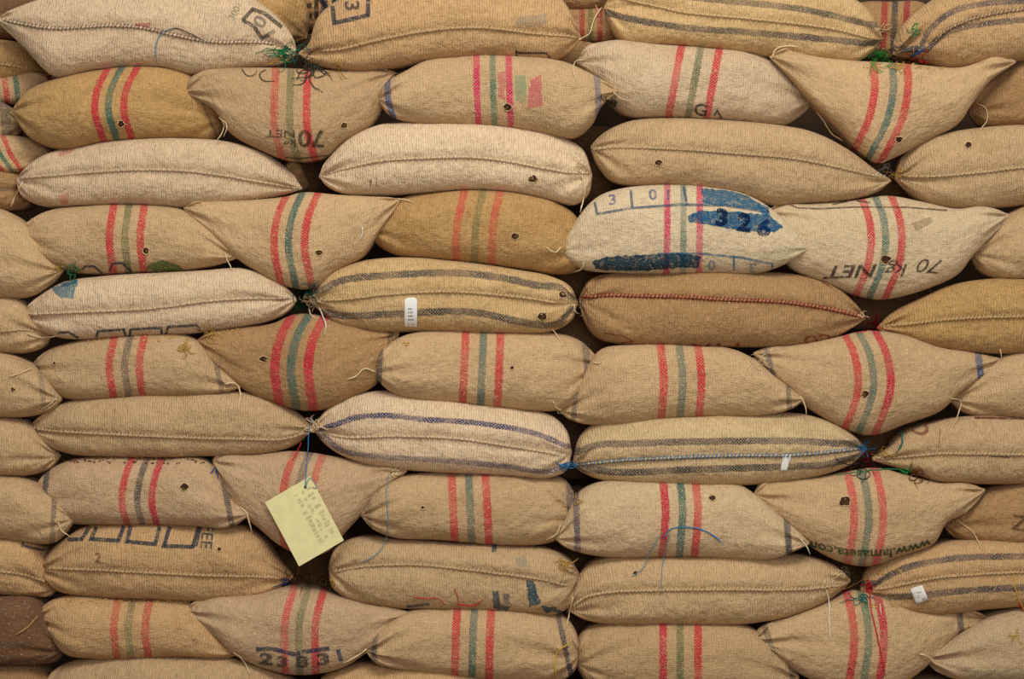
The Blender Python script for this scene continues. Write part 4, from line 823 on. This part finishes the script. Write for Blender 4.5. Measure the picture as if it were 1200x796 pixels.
tangle('E4', 'red', 1026, 378, 7, 6); string('E4', 'red', [(1004, 390), (1016, 388), (1028, 382)]); string('F0', 'cream', [(38, 431), (25, 437), (10, 442)]); string('F0', 'cream', [(48, 480), (58, 474), (66, 466)])
string('F1', 'cream', [(263, 450), (275, 449), (281, 458), (279, 482)], .0026); string('F3', 'cream', [(440, 436), (427, 432), (419, 440), (406, 445)], .0026); string('F4', 'cream', [(658, 481), (652, 478), (648, 470)], .0026); tangle('F4', 'cream', 657, 481, 4, 4)
string('F3', 'cream', [(695, 424), (700, 426), (706, 424)]); string('F4', 'cream', [(938, 465), (943, 474), (945, 486)], .0024); tangle('F5', 'cream', 892, 422, 9, 5, .0014); string('F5', 'cream', [(884, 422), (876, 432), (872, 445)], .0014)
string('F6', 'cream', [(1114, 467), (1126, 470), (1123, 484), (1117, 500)], .002); string('F6', 'cream', [(1172, 409), (1174, 422)], .0018); tangle('E1', 'straw', 246, 388, 10, 5, .0015); tangle('F1', 'straw', 215, 407, 6, 6)
tangle('G2', 'cream', 367, 499, 8, 10, .003); string('G1', 'red', [(353, 519), (348, 530), (342, 540)], .002); string('G2', 'blue', [(664, 548), (668, 543), (670, 540)], .004); tangle('G2', 'blue', 665, 546, 6, 6)
tangle('G3', 'blue', 1013, 525, 6, 6); tangle('G3', 'red', 1018, 536, 7, 5, down=.5); tangle('G4', 'straw', 1035, 530, 7, 5); string('G4', 'green', [(980, 557), (1010, 553), (1050, 550), (1064, 555)], .0022); string('G4', 'teal', [(1056, 505), (1057, 520), (1050, 531)], .003)
tangle('G4', 'bright', 1063, 552, 6, 4); tangle('G4', 'brown', 1075, 558, 8, 5); tangle('G3', 'dark', 1010, 546, 12, 5)
string('H0', 'cream', [(68, 612), (72, 622), (82, 629)], .0024); string('H1', 'cream', [(282, 594), (289, 602), (292, 612), (296, 628)], .0026); string('H1', 'navy', [(247, 555), (252, 548), (256, 562)], .0026)
tangle('H2', 'cream', 463, 557, 6, 6); string('H2', 'paleblue', [(455, 558), (453, 580), (455, 615), (449, 640), (437, 653), (422, 659)], .0018)
string('H4', 'cream', [(657, 615), (652, 626), (640, 633)], .003); string('H4', 'blue', [(778, 630), (786, 620), (800, 618), (826, 622), (848, 637)], .0022); string('H4', 'paleblue', [(772, 628), (759, 653), (753, 667), (740, 676)], .0016); string('H4', 'paleblue', [(785, 625), (777, 657), (774, 697)], .0016)
string('H4', 'cream', [(938, 632), (945, 640), (949, 650)], .0024); string('H6', 'cream', [(1122, 610), (1140, 624), (1151, 645)], .0016); tangle('H4', 'straw', 678, 588, 5, 3)
tangle('I1', 'brown', 352, 675, 13, 8, .0016); tangle('I2', 'straw', 383, 683, 8, 6); string('I1', 'straw', [(351, 664), (349, 672), (345, 682)], .0016); tangle('I1', 'navy', 333, 684, 5, 4); tangle('I2', 'cream', 382, 690, 7, 5)
string('I2', 'cream', [(672, 700), (668, 714), (664, 736)], .003); tangle('I2', 'straw', 665, 663, 7, 6, .0024); string('I2', 'red', [(484, 700), (500, 702), (514, 701), (522, 710)], .0016); string('I2', 'red', [(536, 708), (548, 710), (556, 710), (567, 702)], .0022); string('I2', 'red', [(533, 690), (537, 702), (536, 711)], .0014)
string('I3', 'white', [(967, 690), (971, 700), (972, 725), (973, 752)], .0024); tangle('I3', 'cream', 990, 670, 6, 6, .0028); tangle('I3', 'straw', 996, 683, 9, 4, .0014)
tangle('I4', 'red', 1018, 688, 6, 6); string('I4', 'red', [(1019, 692), (1021, 715), (1028, 745), (1037, 791)], .0024); string('I4', 'cream', [(1031, 708), (1033, 723)], .0022); string('I3', 'straw', [(962, 691), (990, 690), (1014, 678)], .0014); tangle('I4', 'teal', 1008, 702, 8, 5)
string('I4', 'yellow', [(1188, 673), (1190, 690), (1195, 705), (1203, 720)], .0022); string('I4', 'red', [(1194, 708), (1200, 716)], .003); string('J1', 'straw', [(44, 722), (36, 732), (18, 745)], .0022); string('J1', 'cream', [(274, 765), (285, 774), (293, 792)], .0022)
string('J3', 'cream', [(430, 761), (420, 768), (402, 778)], .0032); string('J3', 'yellow', [(668, 754), (655, 762), (650, 775), (652, 795)], .0026); string('J6', 'cream', [(1078, 767), (1088, 770), (1097, 780)], .003); tangle('J6', 'yellow', 1192, 744, 6, 3, .0016)

# crumbs of chaff lying on the ledges between tiers (too many to count)
def chaff(key, x0, x1, y, n, col):
    R = random.Random(int(x0 + y)); vs, fs = [], []; D = ALL[key]
    for k in range(n):
        x = R.uniform(x0, x1); q = hit(x, y + R.uniform(-2, 5), D)
        if not q: continue
        p = q[0] + q[1] * .002; d = Vector((R.uniform(-1, 1), R.uniform(-.5, .5), R.uniform(-.6, .6))).normalized() * R.uniform(.003, .007)
        v2, f2 = tube([p - d, p, p + d], [.001, R.uniform(.0022, .0045), .001], 5); b = len(vs); vs += v2; fs += [tuple(i + b for i in f) for f in f2]
    if vs: child(D, 'chaff_crumbs', vs, fs, col, 'crumbs of husk on the upper edge', 'stuff')
chaff('H1', 75, 240, 539, 70, TW['brown']); chaff('J1', 60, 230, 703, 60, TW['straw']); chaff('F2', 235, 285, 388, 26, TW['straw']); chaff('B5', 1010, 1110, 77, 40, TW['straw'])
chaff('F1', 70, 220, 396, 24, TW['straw']); chaff('J5', 1000, 1100, 708, 24, TW['straw']); chaff('F3', 452, 480, 400, 12, TW['straw']); chaff('I4', 1010, 1060, 668, 16, TW['straw'])

# ------------------------------------------------------------ yellow paper tag on its blue string
cr = [(310.5, 589), (363.5, 558), (403, 633.5), (350.5, 664)]
ys = [hit(x, y)[0].y if hit(x, y) else -.05 for x, y in cr] + [hit(357, 600)[0].y]
yb = min(ys) - .012
top_y, bot_y = yb + .004, yb - .006
P = [Vector(unproj(x, y, top_y + (bot_y - top_y) * (y - 558) / 106)) for x, y in cr]
org = unproj(358, 570, top_y); nr = (P[1] - P[0]).cross(P[3] - P[0]).normalized()
if nr.y > 0: nr = -nr
NX = 10; vs, fs = [], []
for layer in (0, 1):
    for j in range(NX + 1):
        for i in range(NX + 1):
            a, b = i / NX, j / NX; p = (P[0] * (1 - a) + P[1] * a) * (1 - b) + (P[3] * (1 - a) + P[2] * a) * b
            p = p + nr * (.005 * math.sin(math.pi * b) * (a - .4)) - nr * (.0007 * layer); vs.append(p - Vector(org))
n1 = (NX + 1) ** 2
for j in range(NX):
    for i in range(NX):
        q = j * (NX + 1) + i; f = (q, q + 1, q + NX + 2, q + NX + 1); fs.append(f); fs.append(tuple(k + n1 for k in f[::-1]))
rim = [i for i in range(NX + 1)] + [j * (NX + 1) + NX for j in range(1, NX + 1)] + [NX * (NX + 1) + i for i in range(NX - 1, -1, -1)] + [j * (NX + 1) for j in range(NX - 1, 0, -1)]
fs += [(rim[k], rim[(k + 1) % len(rim)], rim[(k + 1) % len(rim)] + n1, rim[k] + n1) for k in range(len(rim))]
M_CARD = plain('yellow_card', (222, 212, 156), var=.05, scale=25)
tag = link('paper_tag', mesh('paper_tag', vs, fs, M_CARD, False), None, org)
tag['label'] = 'pale yellow rectangular paper tag hanging tilted on a blue string'; tag['category'] = 'tag'
def on_card(a, b): return (P[0] * (1 - a) + P[1] * a) * (1 - b) + (P[3] * (1 - a) + P[2] * a) * b + nr * (.005 * math.sin(math.pi * b) * (a - .4)) + nr * .0012 - Vector(org)
vs, fs = [], []; R = random.Random(4)
for (a0, w0) in ((.60, .05), (.72, .035), (.86, .06)):
    b = .12
    while b < .86:
        hgt = R.uniform(.012, .05)
        if R.random() < .8:
            k = len(vs); ww = w0 * R.uniform(.5, 1.2); sh = R.uniform(-.015, .015)
            vs += [on_card(a0 - ww + sh, b), on_card(a0 + ww + sh, b), on_card(a0 + ww + sh, b + hgt), on_card(a0 - ww + sh, b + hgt)]; fs.append((k, k + 1, k + 2, k + 3))
        b += hgt + R.uniform(.006, .02)
link('faded_print', mesh('faded_print', vs, fs, ink((158, 156, 120), .38), False), tag)['label'] = 'faded grey print along the right side'
P2 = [Vector(p) for p in lay([(366, 490), (362, 505), (361, 525), (359, 548)], .006, seed=3)] + [Vector(unproj(358.5, 560, top_y - .006)), Vector(unproj(358, 571, top_y - .006))]
c = catmull([tuple(p) for p in P2], 3); v2, f2 = tube([Vector(p) - Vector(org) for p in c], .0018, 5); link('string', mesh('string', v2, f2, TW['blue']), tag)['label'] = 'blue string tied through the tag'
loop = [Vector(unproj(x, y, top_y - .006)) - Vector(org) for x, y in [(358, 571), (363, 560), (368, 564), (371, 572), (366, 571)]]
c = catmull([tuple(p) for p in loop], 4); v2, f2 = tube([Vector(p) for p in c], .0014, 5); link('string', mesh('string', v2, f2, TW['paleblue']), tag)
c0 = Vector(unproj(358, 571, top_y)) + nr * .004 - Vector(org); ring = [c0 + Vector((math.cos(a) * .004, 0, math.sin(a) * .004)) for a in np.linspace(0, 6.283, 11)]
v2, f2 = tube(ring, .0014, 5); link('punched_hole', mesh('punched_hole', v2, f2, TW['dark']), tag)
print('sacks', len(ALL), 'objects', len(bpy.data.objects))
